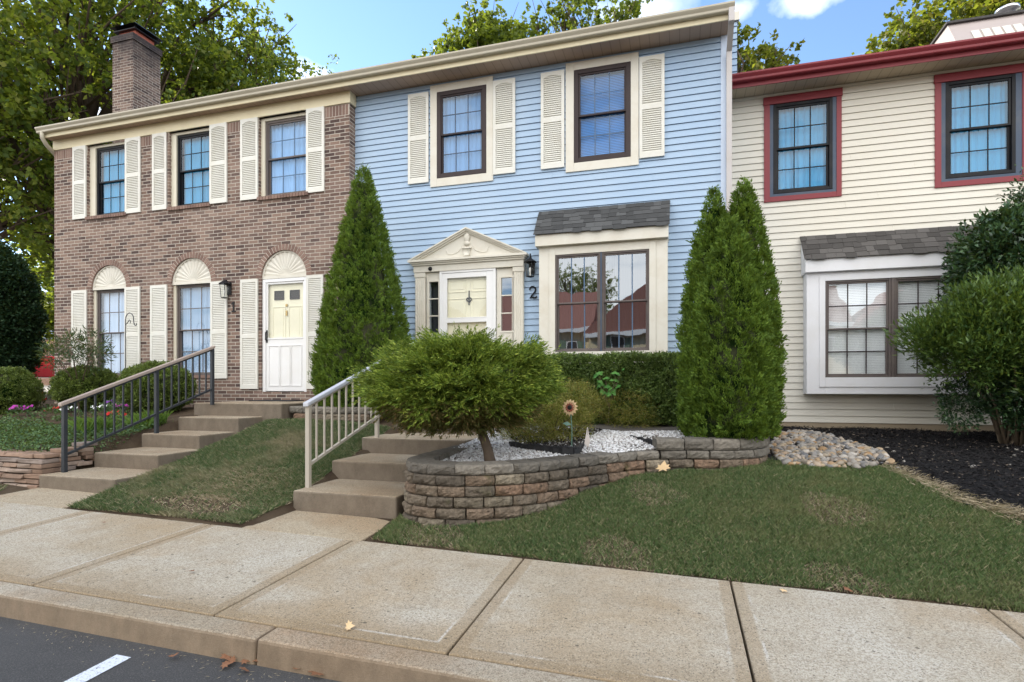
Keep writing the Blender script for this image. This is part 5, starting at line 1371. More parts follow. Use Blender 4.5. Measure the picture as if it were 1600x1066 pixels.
def block_wall(name, label, path, ztop, hc, nmax, L=.275, dep=.2, cat='wall', zg=T1, capz=True):
    P, tot = resample(path); s = np.linspace(0, tot, len(P))
    at = lambda d: np.array([np.interp(d, s, P[:, 0]), np.interp(d, s, P[:, 1])])
    t_ = thing(name, label, cat, (float(P[200][0]), float(P[200][1]), T1(*P[200])))
    body, capb = MB(), MB()
    for k in range(nmax):
        z1 = ztop - k*hc; z0 = z1-hc; d = -(L*.5)*(k % 2) - .05*k
        set_ = -.012*(0) 
        while d < tot:
            LL = L*random.choice((1, 1, 1, .92, 1.06)); m = d+LL/2
            if m > 0 and m < tot:
                p = at(m); a, c = at(max(m-.05, 0)), at(min(m+.05, tot)); tt = (c-a)/np.linalg.norm(c-a); o = np.array([tt[1], -tt[0]])
                g_ = zg(*(p+o*.04))
                if z1 > g_ - .01:
                    block(capb if k == 0 else body, p + o*.006*k + o*random.uniform(-.006, .006), tt, LL*(1.0 if k else 1.01), dep + (.06 if k == 0 else 0), z0, z1)
            d += LL
    capb.build('cap_course', M['cap'], t_); body.build('block_courses', M['block'], t_)
    return t_, P
WP = [(-2.56, 7.0), (-2.60, 6.4), (-2.64, 5.6), (-2.60, 5.1), (-2.45, 4.80), (-2.15, 4.70), (-1.85, 4.75), (-1.58, 4.88), (-1.34, 5.07), (-1.12, 5.32), (-.92, 5.62), (-.68, 5.95), (-.45, 6.24), (-.2, 6.44), (.1, 6.54), (.36, 6.6), (.62, 6.68), (.84, 6.86), (.98, 7.12), (1.06, 7.6), (1.1, 8.3)]
_, WPs = block_wall('retaining_wall', 'curved retaining wall of weathered grey-brown blocks around the juniper bed', WP, -.70, .098, 7)
block_wall('retaining_wall', 'single upper course of grey blocks curving round the foot of the arborvitae clump', [(-.24, 6.42), (.1, 6.545), (.36, 6.605), (.62, 6.685), (.84, 6.865), (.98, 7.125), (1.06, 7.6), (1.10, 8.2)], -.572, .127, 1, L=.30)
block_wall('retaining_wall', 'short low wall of two weathered block courses beside the brick house landing', [(-5.98, 7.62), (-5.6, 7.5), (-5.2, 7.45), (-4.8, 7.5), (-4.4, 7.6)], -.30, .11, 3, L=.34, zg=lambda x, y: T1(x, y))
# stacked flagstones at the left bed
t = thing('stacked_stone_wall', 'low dry stacked wall of flat brown stones left of the steps of the brick house', 'wall', (-9, 4.95, -1.2))
b = MB()
for k in range(8):
    z = -1.31 + k*.062; x = -13.0 + random.random()*.3
    while x < -7.50:
        L = random.uniform(.18, .46); h = random.uniform(.046, .058); yo = random.uniform(-.03, .02)
        x1 = min(x+L-.012, -7.46); y0 = 4.93 + yo + .012*k
        if x1-x > .06:
            j = lambda a: random.uniform(-a, a)
            b.hexa([(x+j(.015), y0+j(.02), z+j(.005)), (x1+j(.015), y0+j(.02), z+j(.005)), (x1, y0+.3, z), (x, y0+.3, z), (x+j(.015), y0+.012+j(.02), z+h+j(.005)), (x1+j(.015), y0+.012+j(.02), z+h+j(.005)), (x1, y0+.3, z+h), (x, y0+.3, z+h)])
        x += L
for k in range(5):
    z = -1.06 + k*.058; y = 5.2
    while y < 5.62:
        L = random.uniform(.16, .34); y1 = min(y+L-.012, 5.68); xo = -7.45 + random.uniform(-.02, .02)
        if z + .05 > T1(-7.6, y)-.22: b.box(xo-.2, xo, y, y1, z + .18*(y-5.2), z+.05 + .18*(y-5.2))
        y += L
b.build('stones', M['flagstone'], t, bevel=.009)

# ------------------------------------------------------------------ planting bed: fabric, white gravel
def bedz(x, y): return -.785 + np.clip((y-5.3)/3.2, 0, 1)*.27 + .012*np.sin(x*5)*np.sin(y*4)
inner = []
for i in range(0, 400, 12):
    a, c = WPs[max(i-3, 0)], WPs[min(i+3, 399)]; tt = (c-a)/np.linalg.norm(c-a); inner.append(tuple(WPs[i] - np.array([tt[1], -tt[0]])*.10))
bedpoly = inner + [(1.15, 9.2), (-2.6, 9.2), (-2.6, 7.3)]
gx_, gy_ = np.arange(-2.7, 1.2, .07), np.arange(4.6, 9.3, .07); XX, YY = np.meshgrid(gx_, gy_); ins = inpoly(XX.ravel(), YY.ravel(), bedpoly)
nx = len(gx_); V = np.column_stack([XX.ravel(), YY.ravel(), bedz(XX.ravel(), YY.ravel())])
F = [(j*nx+i, j*nx+i+1, (j+1)*nx+i+1, (j+1)*nx+i) for j in range(len(gy_)-1) for i in range(nx-1) if ins[j*nx+i] and ins[j*nx+i+1] and ins[(j+1)*nx+i] and ins[(j+1)*nx+i+1]]
M['bedsoil'] = paint('bed_soil', (.085, .075, .065), .95, dirt=.5, dirtc=(.05, .04, .03), sc=16, bump=.5)
tag(np_mesh('planting_bed', V, np.array(F), M['bedsoil']), kind='structure')
P = scatter(bedpoly, 3600); d_ = RNG.random(len(P))
P = P[(P[:, 1] < 7.75+.15*np.sin(P[:, 0]*3)) & (d_ < np.clip(1.05 - .95*lump(np.column_stack([P, P[:, 0]*0]), 2.3, 4)**2*2, .25, 1))]
patch = inpoly(P[:, 0], P[:, 1], [PT(800, 697, -.72), PT(868, 706, -.72), PT(900, 708, -.72), PT(917, 690, -.69), PT(960, 677, -.65), PT(1010, 668, -.6), PT(1010, 655, -.55), PT(860, 652, -.55), PT(790, 672, -.62)])
Pm = P[patch]; P = P[~(patch & (RNG.random(len(P)) < .93))]
g = stones('white_gravel', P, bedz(P[:, 0], P[:, 1]), .009, .020, M['gravel'], .7, 1); tag(g, 'loose white marble gravel covering the bed behind the block wall', 'gravel', kind='stuff')
n = 5200; Pm = Pm[RNG.integers(0, len(Pm), n)] + RNG.normal(size=(n, 2))*.03
o = leafmesh('bed_mulch', np.column_stack([Pm, bedz(Pm[:, 0], Pm[:, 1]) + .004 + .022*RNG.random(n)]), RNG.normal(size=(n, 3))*np.array([1, 1, .25]), RNG.normal(size=(n, 3))*.5+np.array([0, 0, 1]), RNG.uniform(.012, .04, n), RNG.uniform(.006, .014, n), M['chip'], mid=.5); tag(o, 'dark bark mulch under the low bushes in the gravel bed', 'mulch', kind='stuff')
def edging(label, pts, z, h=.085):
    p, tot = resample(pts, 60); b = MB()
    t_ = thing('garden_edging', label, 'edging', (float(p[30][0]), float(p[30][1]), z), 'black plastic edging round the flower beds')
    for i in range(59):
        a, c = p[i], p[i+1]; w0, w1 = (.010 if i % 2 else -.010), (-.010 if i % 2 else .010)
        tt = (c-a)/np.linalg.norm(c-a); o = np.array([tt[1], -tt[0]])
        q = [a+o*(.012+w0), c+o*(.012+w1), c-o*(.012-w1), a-o*(.012-w0)]
        b.hexa([(k[0], k[1], z-.05) for k in q] + [(k[0], k[1], z+h+.008*math.sin(i*.9)) for k in q])
    b.build('strip', M['plasticblack'], t_)
    b = MB(); b.tube([(q[0], q[1], z+h+.008*math.sin(i*.9)) for i, q in enumerate(p)], .015, 6); b.build('rolled_rim', M['plasticblack'], t_)
zb = -.72
edging('black plastic edging in front of the low bushes, nearest the juniper', [PT(796, 701, zb), PT(830, 706, zb), PT(868, 709, zb), PT(900, 711, zb), PT(912, 703, zb), PT(918, 692, zb), PT(924, 682, zb)], zb-.02, .09)
zb = -.66
edging('black plastic edging running to the upper wall behind the white flag', [PT(922, 676, zb), PT(955, 681, zb), PT(990, 688, zb), PT(1032, 697, zb)], zb-.01, .05)

# ------------------------------------------------------------------ mulch, river stones
zl = [(1197, 726, -.87), (1300, 728, -.89), (1391, 733, -.90), (1440, 757, -.97), (1500, 784, -1.04), (1560, 803, -1.10), (1600, 815, -1.13)]
edge = [PT(u, v, z) for u, v, z in zl]; print('mulch edge', [(round(a, 2), round(c, 2)) for a, c in edge])
mpoly = [(1.05, 7.1)] + edge[1:] + [(3.4, 4.9), (4.4, 4.5), (12, 4.6), (12, 10.29), (.9, 10.29), (1.1, 8.4)]
gx_, gy_ = np.arange(.9, 8, .09), np.arange(4.5, 10.35, .09); XX, YY = np.meshgrid(gx_, gy_); X_, Y_ = XX.ravel(), YY.ravel(); ins = inpoly(X_, Y_, mpoly)
Z_ = T(X_, Y_) + .022 + .012*lump(np.column_stack([X_, Y_, X_*0]), 4) ; nx = len(gx_)
F = [(j*nx+i, j*nx+i+1, (j+1)*nx+i+1, (j+1)*nx+i) for j in range(len(gy_)-1) for i in range(nx-1) if ins[j*nx+i] or ins[(j+1)*nx+i+1]]
tag(np_mesh('mulch_bed', np.column_stack([X_, Y_, Z_]), np.array(F), M['mulch'], smooth=True), kind='structure')
near = [(1.05, 7.1)] + edge[1:] + [(3.4, 4.9), (5.4, 4.9), (6.6, 7), (6.6, 10.25), (.9, 10.25), (1.1, 8.4)]
P = scatter(near, 2300); n = len(P)
C = np.column_stack([P, T(P[:, 0], P[:, 1]) + .03 + .012*RNG.random(n)]); D = RNG.normal(size=(n, 3))*np.array([1, 1, .22])
o = leafmesh('mulch_chips', C, D, RNG.normal(size=(n, 3))*.5+np.array([0, 0, 1]), RNG.uniform(.018, .06, n), RNG.uniform(.006, .016, n), M['chip'], mid=.5); tag(o, 'shredded black bark mulch spread along the cream house', 'mulch', kind='stuff')
rp = [(1.08, 7.15), PT(1230, 729, -.88), PT(1300, 731, -.89), PT(1345, 734, -.90), PT(1392, 733, -.91), PT(1380, 716, -.85), PT(1340, 704, -.82), PT(1290, 693, -.80), PT(1240, 684, -.78), (1.1, 8.1)]
print('rp', [(round(a, 2), round(c, 2)) for a, c in rp])
P = scatter(rp, 900); keep = []
for q in P:
    if all((q[0]-k[0])**2+(q[1]-k[1])**2 > .031**2 for k in keep): keep.append(q)
P = np.array(keep); xs_ = P[:, 0]
o = stones('river_stones', P, T(P[:, 0], P[:, 1]) + .02, .022, .058, M['riverstone'], .68, 2, jit=.085); tag(o, 'heap of rounded tan and grey river stones at the lawn edge beside the block wall', 'stones', kind='stuff')
M['greystone'] = paint('grey_stone', (.30, .28, .25), .8, dirt=.6, dirtc=(.12, .1, .08), sc=20, bump=.3)
P2 = np.array([PT(u, v, z) for u, v, z in ((1210, 675, -.72), (1404, 738, -.92), (1385, 712, -.86), (1412, 731, -.9), (1396, 720, -.88), (1575, 706, -.8), (1585, 712, -.8), (1594, 702, -.8), (1578, 722, -.83), (1597, 712, -.82), (1590, 708, -.8), (1520, 735, -.9), (1408, 678, -.74), (1265, 675, -.72))])
for q in P2:
    o = stones('loose_stone', q[None], T(q[:1], q[1:2])+.012, .022, .04, M['greystone'], .6, 2, jit=.07)
    tag(o, 'single pale stone lying loose on the black mulch', 'stone', 'loose stones on the mulch')

# ------------------------------------------------------------------ lawns
outer = []
for i in range(14, 400, 10):
    a, c = WPs[max(i-3, 0)], WPs[min(i+3, 399)]; tt = (c-a)/np.linalg.norm(c-a); q = WPs[i] + np.array([tt[1], -tt[0]])*.045
    if q[1] < 7.25 and not (q[0] < -2.55 and q[1] > 5.0): outer.append(tuple(q))
lawn = [(-2.54, 4.33)] + [(x, 4.30 + .012*math.sin(x*9)) for x in np.arange(-2.3, 3.9, .2)] + [(4.1, 4.5), (3.4, 4.9)] + edge[::-1][:-1] + [(1.06, 7.16)] + outer[::-1]
P = scatter(lawn, 21000)
k = lump(np.column_stack([P, P[:, 0]*0]), 2.0, 1.5); bare = (k > .50) & (RNG.random(len(P)) < .72) & (P[:, 1] < 6.2); P = P[~bare]
edgeb = (P[:, 1] < 4.33)
tag(blades('lawn_grass', P, .042, .0048, .42, M['grass']), 'mown green lawn between the pavement and the planting beds', 'grass', kind='stuff')
# thatch: dead blades between the living ones
P = scatter(lawn, 6500); tag(blades('lawn_thatch', P, .024, .0038, .8, M['drygrass']), 'dead straw-coloured blades lying in the green lawn', 'dry grass', kind='stuff')
lawn2 = [(-6.05, 4.31), (-3.90, 4.31), (-3.87, 4.4), (-3.86, 5.0), (-3.92, 5.8), (-4.0, 6.6), (-4.0, 7.3), (-4.4, 7.5), (-5.2, 7.38), (-5.8, 7.44), (-6.28, 7.42), (-6.36, 6.95), (-6.34, 6.3), (-6.26, 5.7), (-6.12, 5.55), (-6.10, 4.9)]
P = scatter(lawn2, 17000); q = np.column_stack([P, P[:, 0]*0])
w_ = np.exp(-(((P[:, 0]+4.75)/.72)**2 + ((P[:, 1]-4.58)/.24)**2))*1.35 + np.exp(-(((P[:, 0]+4.75)/.62)**2 + ((P[:, 1]-5.15)/.42)**2))*.72 + .34*lump(q, 2.6, 7)
P = P[RNG.random(len(P)) > np.clip(w_, 0, .97)]
tag(blades('lawn_grass', P, .048, .0048, .55, M['grassdry']), 'patchy sloping lawn with dry straw patches between the two flights of steps', 'grass', kind='stuff')
P = scatter(lawn2, 24000); kd = 1.1*np.exp(-(((P[:, 0]+4.7)/.7)**2 + ((P[:, 1]-5.2)/.5)**2)) - np.exp(-(((P[:, 0]+4.75)/.6)**2 + ((P[:, 1]-4.5)/.18)**2)) + .25*lump(np.column_stack([P, P[:, 0]*0]), 2.2, 3); P = P[RNG.random(len(P)) < np.clip(kd, .06, .9)]; tag(blades('lawn_thatch', P, .03, .0048, 1.1, M['drygrass']), 'dead straw-coloured blades on the slope between the two flights of steps', 'dry grass', kind='stuff')
L2 = [(-14, 4.31), (-7.42, 4.31), (-7.42, 4.84), (-14, 4.84)]
P = scatter(L2, 3000); w_ = lump(np.column_stack([P, P[:, 0]*0]), 2.6, 7); P = P[w_ > 0.0]
tag(blades('verge_grass', P, .05, .006, .7, M['grassdry']), 'thin grass strip before the stacked stone wall', 'grass', kind='stuff')
# straw fringe at the mulch edge
e2 = np.array(edge[2:]); s = RNG.random(2600)*(len(e2)-1.001); i = s.astype(int); Q = e2[i]*(1-(s-i))[:, None] + e2[i+1]*(s-i)[:, None] + RNG.normal(size=(2600, 2))*.05
tag(blades('straw_fringe', Q, .03, .006, 1.6, M['drygrass'], zf=lambda x, y: T(x, y)+.02), 'dry straw lying along the edge between lawn and black mulch', 'straw', kind='stuff')

# ------------------------------------------------------------------ left flower bed
cov = [(-13.5, 5.12), (-7.56, 5.12), (-7.52, 5.9), (-7.7, 6.9), (-8.6, 7.3), (-9.5, 6.6), (-10.5, 6.9), (-11.4, 6.9), (-13.5, 6.6)]
P = scatter(cov, 2600); k = lump(np.column_stack([P, P[:, 0]*0]), 2.4, 2); P = P[k > -.55]; n = len(P)
C = np.column_stack([P, T(P[:, 0], P[:, 1]) + .02 + .10*RNG.random(n)*(.6+.5*lump(np.column_stack([P, P[:, 0]*0]), 3, 8))])
o = leafmesh('groundcover', C, RNG.normal(size=(n, 3))*np.array([1, 1, .3])+np.array([0, 0, .35]), RNG.normal(size=(n, 3))*.4+np.array([0, 0, 1]), RNG.uniform(.025, .05, n), RNG.uniform(.016, .03, n), M['cover'], cup=.15); tag(o, 'low green groundcover spilling over the stacked stone wall', 'groundcover', kind='stuff')
def petunia(x, y, mat, label, n=16, r=.17):
    z = T1(x, y); t_ = thing('flowering_plant', label, 'flowers', (x, y, z), 'bedding flowers before the brick house')
    leaf_ellipsoids('leaves', t_, [(x, y, z+.07, r*1.1, r, .10)], 60, 6, .045, M['cover'], .8, .5, .05, .5, .5)
    for i in range(n):
        b = MB(); a, q = random.random()*6.28, r*math.sqrt(random.random()); cx_, cy_, cz_ = x+q*math.cos(a), y+q*math.sin(a), z+.15+.06*random.random(); rr = random.uniform(.024, .036)
        nv = Vector((random.gauss(0, .4), -1+random.gauss(0, .3), .9)).normalized(); ux = nv.cross(Vector((0, 0, 1))).normalized(); uy = nv.cross(ux)
        for k in range(5):
            a0 = k*2*PI/5; p0 = Vector((cx_, cy_, cz_)); f = lambda an, s: tuple(p0 + (ux*math.cos(an)+uy*math.sin(an))*s + nv*(s*.35))
            b.quad(tuple(p0-nv*.006), f(a0-.55, rr*.8), f(a0, rr), f(a0+.55, rr*.8))
        b.build('flower', M[mat], t_)
for u, v, z, m_, lab, n in ((33, 652, -.62, 'fl_pink', 'magenta petunias at the left edge of the flower bed', 26), (71, 622, -.40, 'fl_red', 'dark red flowers farthest back beside the left boxwood', 12), (81, 653, -.62, 'fl_red', 'bright red flowers low in the middle of the left bed', 10), (57, 641, -.55, 'fl_red', 'red flowers between the magenta petunias and the boxwood', 9), (107, 656, -.64, 'fl_white', 'white petunias beside the lowest handrail post', 9), (162, 653, -.60, 'fl_white', 'white petunias behind the middle of the black handrail', 9), (184, 650, -.58, 'fl_pink', 'magenta petunias behind the black handrail', 12), (187, 661, -.64, 'fl_red', 'red flowers right behind the black handrail balusters', 9), (176, 642, -.52, 'fl_purple', 'purple flower spikes behind the black handrail', 9)):
    petunia(*PT(u, v+6, z), m_, lab, n)
def tuft(label, x, y, r, h, n):
    z = T1(x, y); t_ = thing('ornamental_grass', label, 'ornamental grass', (x, y, z), 'ornamental grass tufts by the handrail')
    P = np.array([x, y]) + RNG.normal(size=(n, 2))*r*.35
    blades('blades', P, h, .007, .42, M['ornagrass'], parent=t_)
tuft('fine grassy tuft behind the lower half of the black handrail', -8.35, 6.3, .26, .24, 520)
tuft('fine grassy tuft beside the middle post of the black handrail', -7.9, 6.85, .24, .22, 420)
# small crape myrtle and shepherd hook
x, y = FX(127, 8.0), 7.95; z = T1(x, y); t = thing('small_tree', 'small open leafed myrtle standing before the leftmost arched window', 'small tree', (x, y, z)); b = MB(); tips = []
for k in range(8):
    a = k*.8+.3; e = (x+.55*math.cos(a)*(.5+.08*k), y+.3*math.sin(a), z+1.05+.09*(k % 4)); b.tube([(x, y, z), (x+.03*math.cos(a), y, z+.45), e], [.018, .012, .004], 5); tips.append(e)
b.build('stems', M['bark'], t)
leaf_ellipsoids('foliage', t, [(e[0], e[1], e[2], .17, .15, .16) for e in tips], 330, 7, .085, M['myrtle'], .8, .3, .12, .2, .55)
x, y = FX(196, 8.35), 8.35; z = T1(x, y); zt = FZ(196, 500, y); t = thing('shepherd_hook', 'thin black shepherd hook pole in front of the left brick house windows', 'garden hook', (x, y, z))
b = MB(); b.tube([(x, y, z-.1), (x, y, zt)] + [(x+.105-.105*math.cos(a), y, zt+.13*math.sin(a)) for a in (.5, 1.0, 1.57, 2.1, 2.7)] + [(x+.21, y, zt-.05), (x+.23, y, zt-.11), (x+.265, y, zt-.12), (x+.28, y, zt-.08)], .0085, 6); b.build('pole', M['blackmetal'], t)
b = MB(); b.tube([(x, y, zt-.10), (x+.06, y, zt-.05), (x+.10, y, zt+.0), (x+.13, y, zt-.03), (x+.12, y, zt-.07)], .0075, 6); b.build('scroll', M['blackmetal'], t)
# doormat
b = MB(); pts = [(-7.50 + 0*k, 0) for k in range(1)]
b.prism_z([(-7.62+.0, 8.62), (-6.72, 8.62), (-6.72, 9.02), (-7.0, 9.06), (-7.34, 9.06), (-7.62, 9.02)], -.259, -.242); o = b.build('doormat', M['rubber'], bevel=.004, origin=(-7.2, 8.8, -.26)); tag(o, 'flat black rubber doormat on the landing before the brick house door', 'doormat')

# ------------------------------------------------------------------ small plants and ornaments in the gravel bed
def low_bush(label, blobs, n, mat, name='low_bush', leaf=.022, asp=.5, base=None):
    x, y = blobs[0][:2]; z = float(bedz(np.array([x]), np.array([y]))[0]); t_ = thing(name, label, 'shrub', (x, y, z)); b = MB()
    for k in range(9):
        a = k*.75; b.tube([(x, y, z-.03), (x+.5*blobs[0][3]*math.cos(a), y+.5*blobs[0][4]*math.sin(a), z+blobs[0][5]*.9)], [.010, .004], 5)
    b.build('stems', M['bark'], t_); leaf_ellipsoids('foliage', t_, blobs, n, 12, leaf, M[mat], .8, .55, .07, .35, asp)
x1, y1 = PT(850, 690, -.66); x2, y2 = PT(970, 676, -.62)
low_bush('mounded spirea with yellowing leaves right of the juniper', [(x1+.02, y1+.30, -.46, .50, .40, .30), (x1+.22, y1+.5, -.22, .38, .3, .26), (x1-.22, y1+.2, -.55, .36, .32, .18)], 3000, 'spirea', 'spirea')
low_bush('spreading olive bush behind the metal sunflower', [(x2+.02, y2+.45, -.30, .48, .36, .24), (x2-.28, y2+.45, -.24, .32, .3, .22), (x2+.1, y2+.3, -.48, .36, .25, .14)], 1900, 'spirea', 'spirea')
x3, y3 = PT(948, 672, -.6); t = thing('maple_sapling', 'bright green maple sapling in front of the clipped hedge', 'sapling', (x3, y3+.3, -.6)); b = MB(); C = []
for k in range(22):
    a = k*2.4; e = Vector((x3+.17*math.cos(a)*(.3+.035*k), y3+.12+.10*math.sin(a), -.18+.018*k)); b.tube([(x3, y3+.12, -.66), (x3+.02, y3+.12, -.3), tuple(e)], [.006, .005, .002], 5); C.append(e)
b.build('stem', M['bark_pale'], t)
b = MB()
def maple(b, c, ux, uy, nv, r, curl=.2):
    pr = [(0, -.15), (.22, -.25), (.5, -.38), (.42, -.1), (.95, .0), (.62, .22), (.72, .55), (.38, .45), (.30, .62), (0, 1.05)]
    pts = [p for p in pr] + [(-p[0], p[1]) for p in pr[-2:0:-1]]
    c0 = len(b.v); b.v.append(tuple(c))
    for p in pts:
        d2 = p[0]**2+p[1]**2; q = c + ux*(p[0]*r) + uy*(p[1]*r) + nv*(curl*r*d2*(1 if p[0] > 0 else .6)); b.v.append(tuple(q))
    m = len(pts)
    for i in range(m): b.f.append((c0, c0+1+i, c0+1+(i+1) % m))
for e in C:
    for k in range(2):
        nv = Vector((random.gauss(0, .5), -.8+random.gauss(0, .3), .8)).normalized(); ux = nv.cross(Vector((random.gauss(0, .4), .2, 1))).normalized(); uy = -nv.cross(ux); maple(b, e+Vector((random.gauss(0, .025), random.gauss(0, .02), random.gauss(0, .03))), ux, uy, nv, random.uniform(.045, .072), -.2)
b.build('leaves', M['sapling'], t)
# metal sunflower on a stake
sx, sy = PT(893, 704, -.71); ds = -sx*SP + sy*CP; hz_ = -(637-YH)/FPX*ds; sz = T1(sx, sy); lx = sx - .012
t = thing('metal_sunflower', 'cream metal sunflower ornament on a thin green stake in the gravel bed', 'garden ornament', (sx, sy, -.73))
b = MB(); b.tube([(sx, sy, -.80), (sx+.005, sy, (hz_-.73)/2), (lx, sy, hz_-.02)], .006, 6); b.build('stem', M['patina'], t)
hc = Vector((lx, sy-.02, hz_)); nv = Vector((-.22, -1, .10)).normalized(); ux = nv.cross(Vector((.25, 0, 1))).normalized(); uy = -nv.cross(ux)
def petals(n, r0, r1, w, off, mat, nm):
    b = MB()
    for k in range(n):
        a = 2*PI*k/n + off; d = ux*math.cos(a)+uy*math.sin(a); s_ = nv.cross(d)
        P_ = [hc + d*r0 - s_*w*.25, hc + d*(r0+(r1-r0)*.55) - s_*w*.5 + nv*.012, hc + d*r1 + nv*.004, hc + d*(r0+(r1-r0)*.55) + s_*w*.5 + nv*.012, hc + d*r0 + s_*w*.25]
        q = [tuple(p+nv*.0) for p in P_] + [tuple(p-nv*.003) for p in P_]; n0 = len(b.v); b.v += q
        b.f += [(n0, n0+1, n0+2, n0+3, n0+4), (n0+9, n0+8, n0+7, n0+6, n0+5)] + [(n0+i, n0+5+i, n0+5+(i+1) % 5, n0+(i+1) % 5) for i in range(5)]
    b.build(nm, M[mat], t)
petals(14, .025, .098, .036, 0, 'petal', 'petals'); hc2 = hc; hc = hc + nv*.010; petals(12, .015, .055, .022, .2, 'petal_in', 'inner_petals')
b = MB(); b.lathe([(.028, 0), (.027, .008), (.018, .014), (.001, .016)], 0, 0, 18); b.v = [tuple(hc + ux*p[0] + uy*p[1] + nv*p[2]) for p in b.v]; b.build('centre', M['lantern'], t)
b = MB(); lc = Vector((sx, sy, -.42)); 
b.hexa([tuple(lc+Vector(q)) for q in ((0, 0, 0), (-.05, -.02, -.012), (-.10, -.01, .012), (-.05, .0, .035), (0, .003, 0), (-.05, -.017, -.012), (-.10, -.007, .012), (-.05, .003, .035))]); b.build('leaf', M['patina'], t)
# small white pennant
fx_, fy_ = PT(918, 709, -.74); t = thing('garden_flag', 'small pointed white cloth pennant on a stick in the white gravel', 'flag', (fx_, fy_, -.74))
dd = -fx_*SP + fy_*CP; zt = -(668-YH)/FPX*dd; b = MB(); b.tube([(fx_, fy_, -.8), (fx_, fy_, zt-.01)], .003, 5); b.build('stick', M['bark_pale'], t)
b = MB(); A = (fx_, fy_, zt); b.hexa([(fx_-.035, fy_, zt-.18), (fx_+.03, fy_-.01, zt-.16), (fx_+.03, fy_-.007, zt-.16), (fx_-.035, fy_+.003, zt-.18), (fx_-.004, fy_, zt), (fx_+.003, fy_, zt), (fx_+.003, fy_+.003, zt), (fx_-.004, fy_+.003, zt)])
b.tri((fx_-.035, fy_, zt-.18), (fx_+.03, fy_-.01, zt-.16), (fx_+.01, fy_-.005, zt-.22)); b.build('cloth', M['flag'], t)

# ------------------------------------------------------------------ fallen leaves
def fallen(label, u, v, z, r, mat, group, col=None):
    x, y = PT(u, v, z); b = MB(); a = random.random()*6.28; nv = Vector((random.gauss(0, .25), random.gauss(0, .25), 1)).normalized(); ux = nv.cross(Vector((math.cos(a), math.sin(a), 0))).normalized(); uy = nv.cross(ux)
    maple(b, Vector((x, y, z+.012+.1*r)), ux, uy, nv, r, random.uniform(-.3, .5)); o = b.build('fallen_leaf', M[mat], origin=(x, y, z)); tag(o, label, 'leaf', group)
n = 420; xs_ = RNG.uniform(-6, .5, n); ys_2 = 2.53 - np.abs(RNG.normal(size=n))*.10; C = np.column_stack([xs_, ys_2, S(xs_, ys_2) - .129])
o = leafmesh('gutter_debris', C, RNG.normal(size=(n, 3))*np.array([1, 1, .03]), np.tile([0, 0, 1.0], (n, 1)), RNG.uniform(.006, .035, n), RNG.uniform(.002, .006, n), M['drygrass'], mid=.5); tag(o, 'bits of straw and grit lying on the asphalt along the kerb', 'debris', kind='stuff')
def zr(u, v, off):
    z = -1.4
    for _ in range(12): x, y = PT(u, v, z); z = float(S(x, y)) + off
    return z
gl = 'dry leaves in the gutter of the road'
for u, v, r in ((355, 1030, .05), (350, 1042, .055), (365, 1036, .045), (381, 1036, .05), (382, 1051, .045), (395, 1026, .05), (402, 1034, .045), (466, 1050, .05), (497, 1056, .06), (272, 1028, .04), (360, 1024, .04), (412, 1036, .035), (375, 1030, .04), (492, 1052, .05)):
    fallen('curled brown maple leaf lying on the asphalt against the kerb', u, v, zr(u, v, -.128), r*.8, 'leafdead', gl)
fallen('small brown leaf on the pavement slab nearest the lower left', 301, 896, zr(301, 896, .002), .03, 'leafdead', None)
fallen('small brown leaf on the pavement before the dirt patch', 161, 819, zr(161, 819, .002), .03, 'leafdead', None)
fallen('yellowish leaf on the pavement close to the kerb', 543, 983, zr(543, 983, .002), .04, 'leafpale', None)
fallen('orange-brown leaf at the lawn edge on the pavement', 1326, 924, zr(1326, 924, .002), .045, 'leafdead', None)
fallen('pale leaf on the pavement at the right by the grass', 1225, 925, zr(1225, 925, .002), .03, 'leafpale', None)
x, y = PT(1036, 733, -.88); b = MB(); maple(b, Vector((x, y, T1(x, y)+.08)), Vector((1, 0, .1)).normalized(), Vector((.15, .3, .9)).normalized(), Vector((0, -.9, .3)).normalized(), .085, -.12)
o = b.build('fallen_leaf', M['leafpale'], origin=(x, y, T1(x, y))); tag(o, 'large pale tan maple leaf standing in the grass against the block wall', 'leaf')

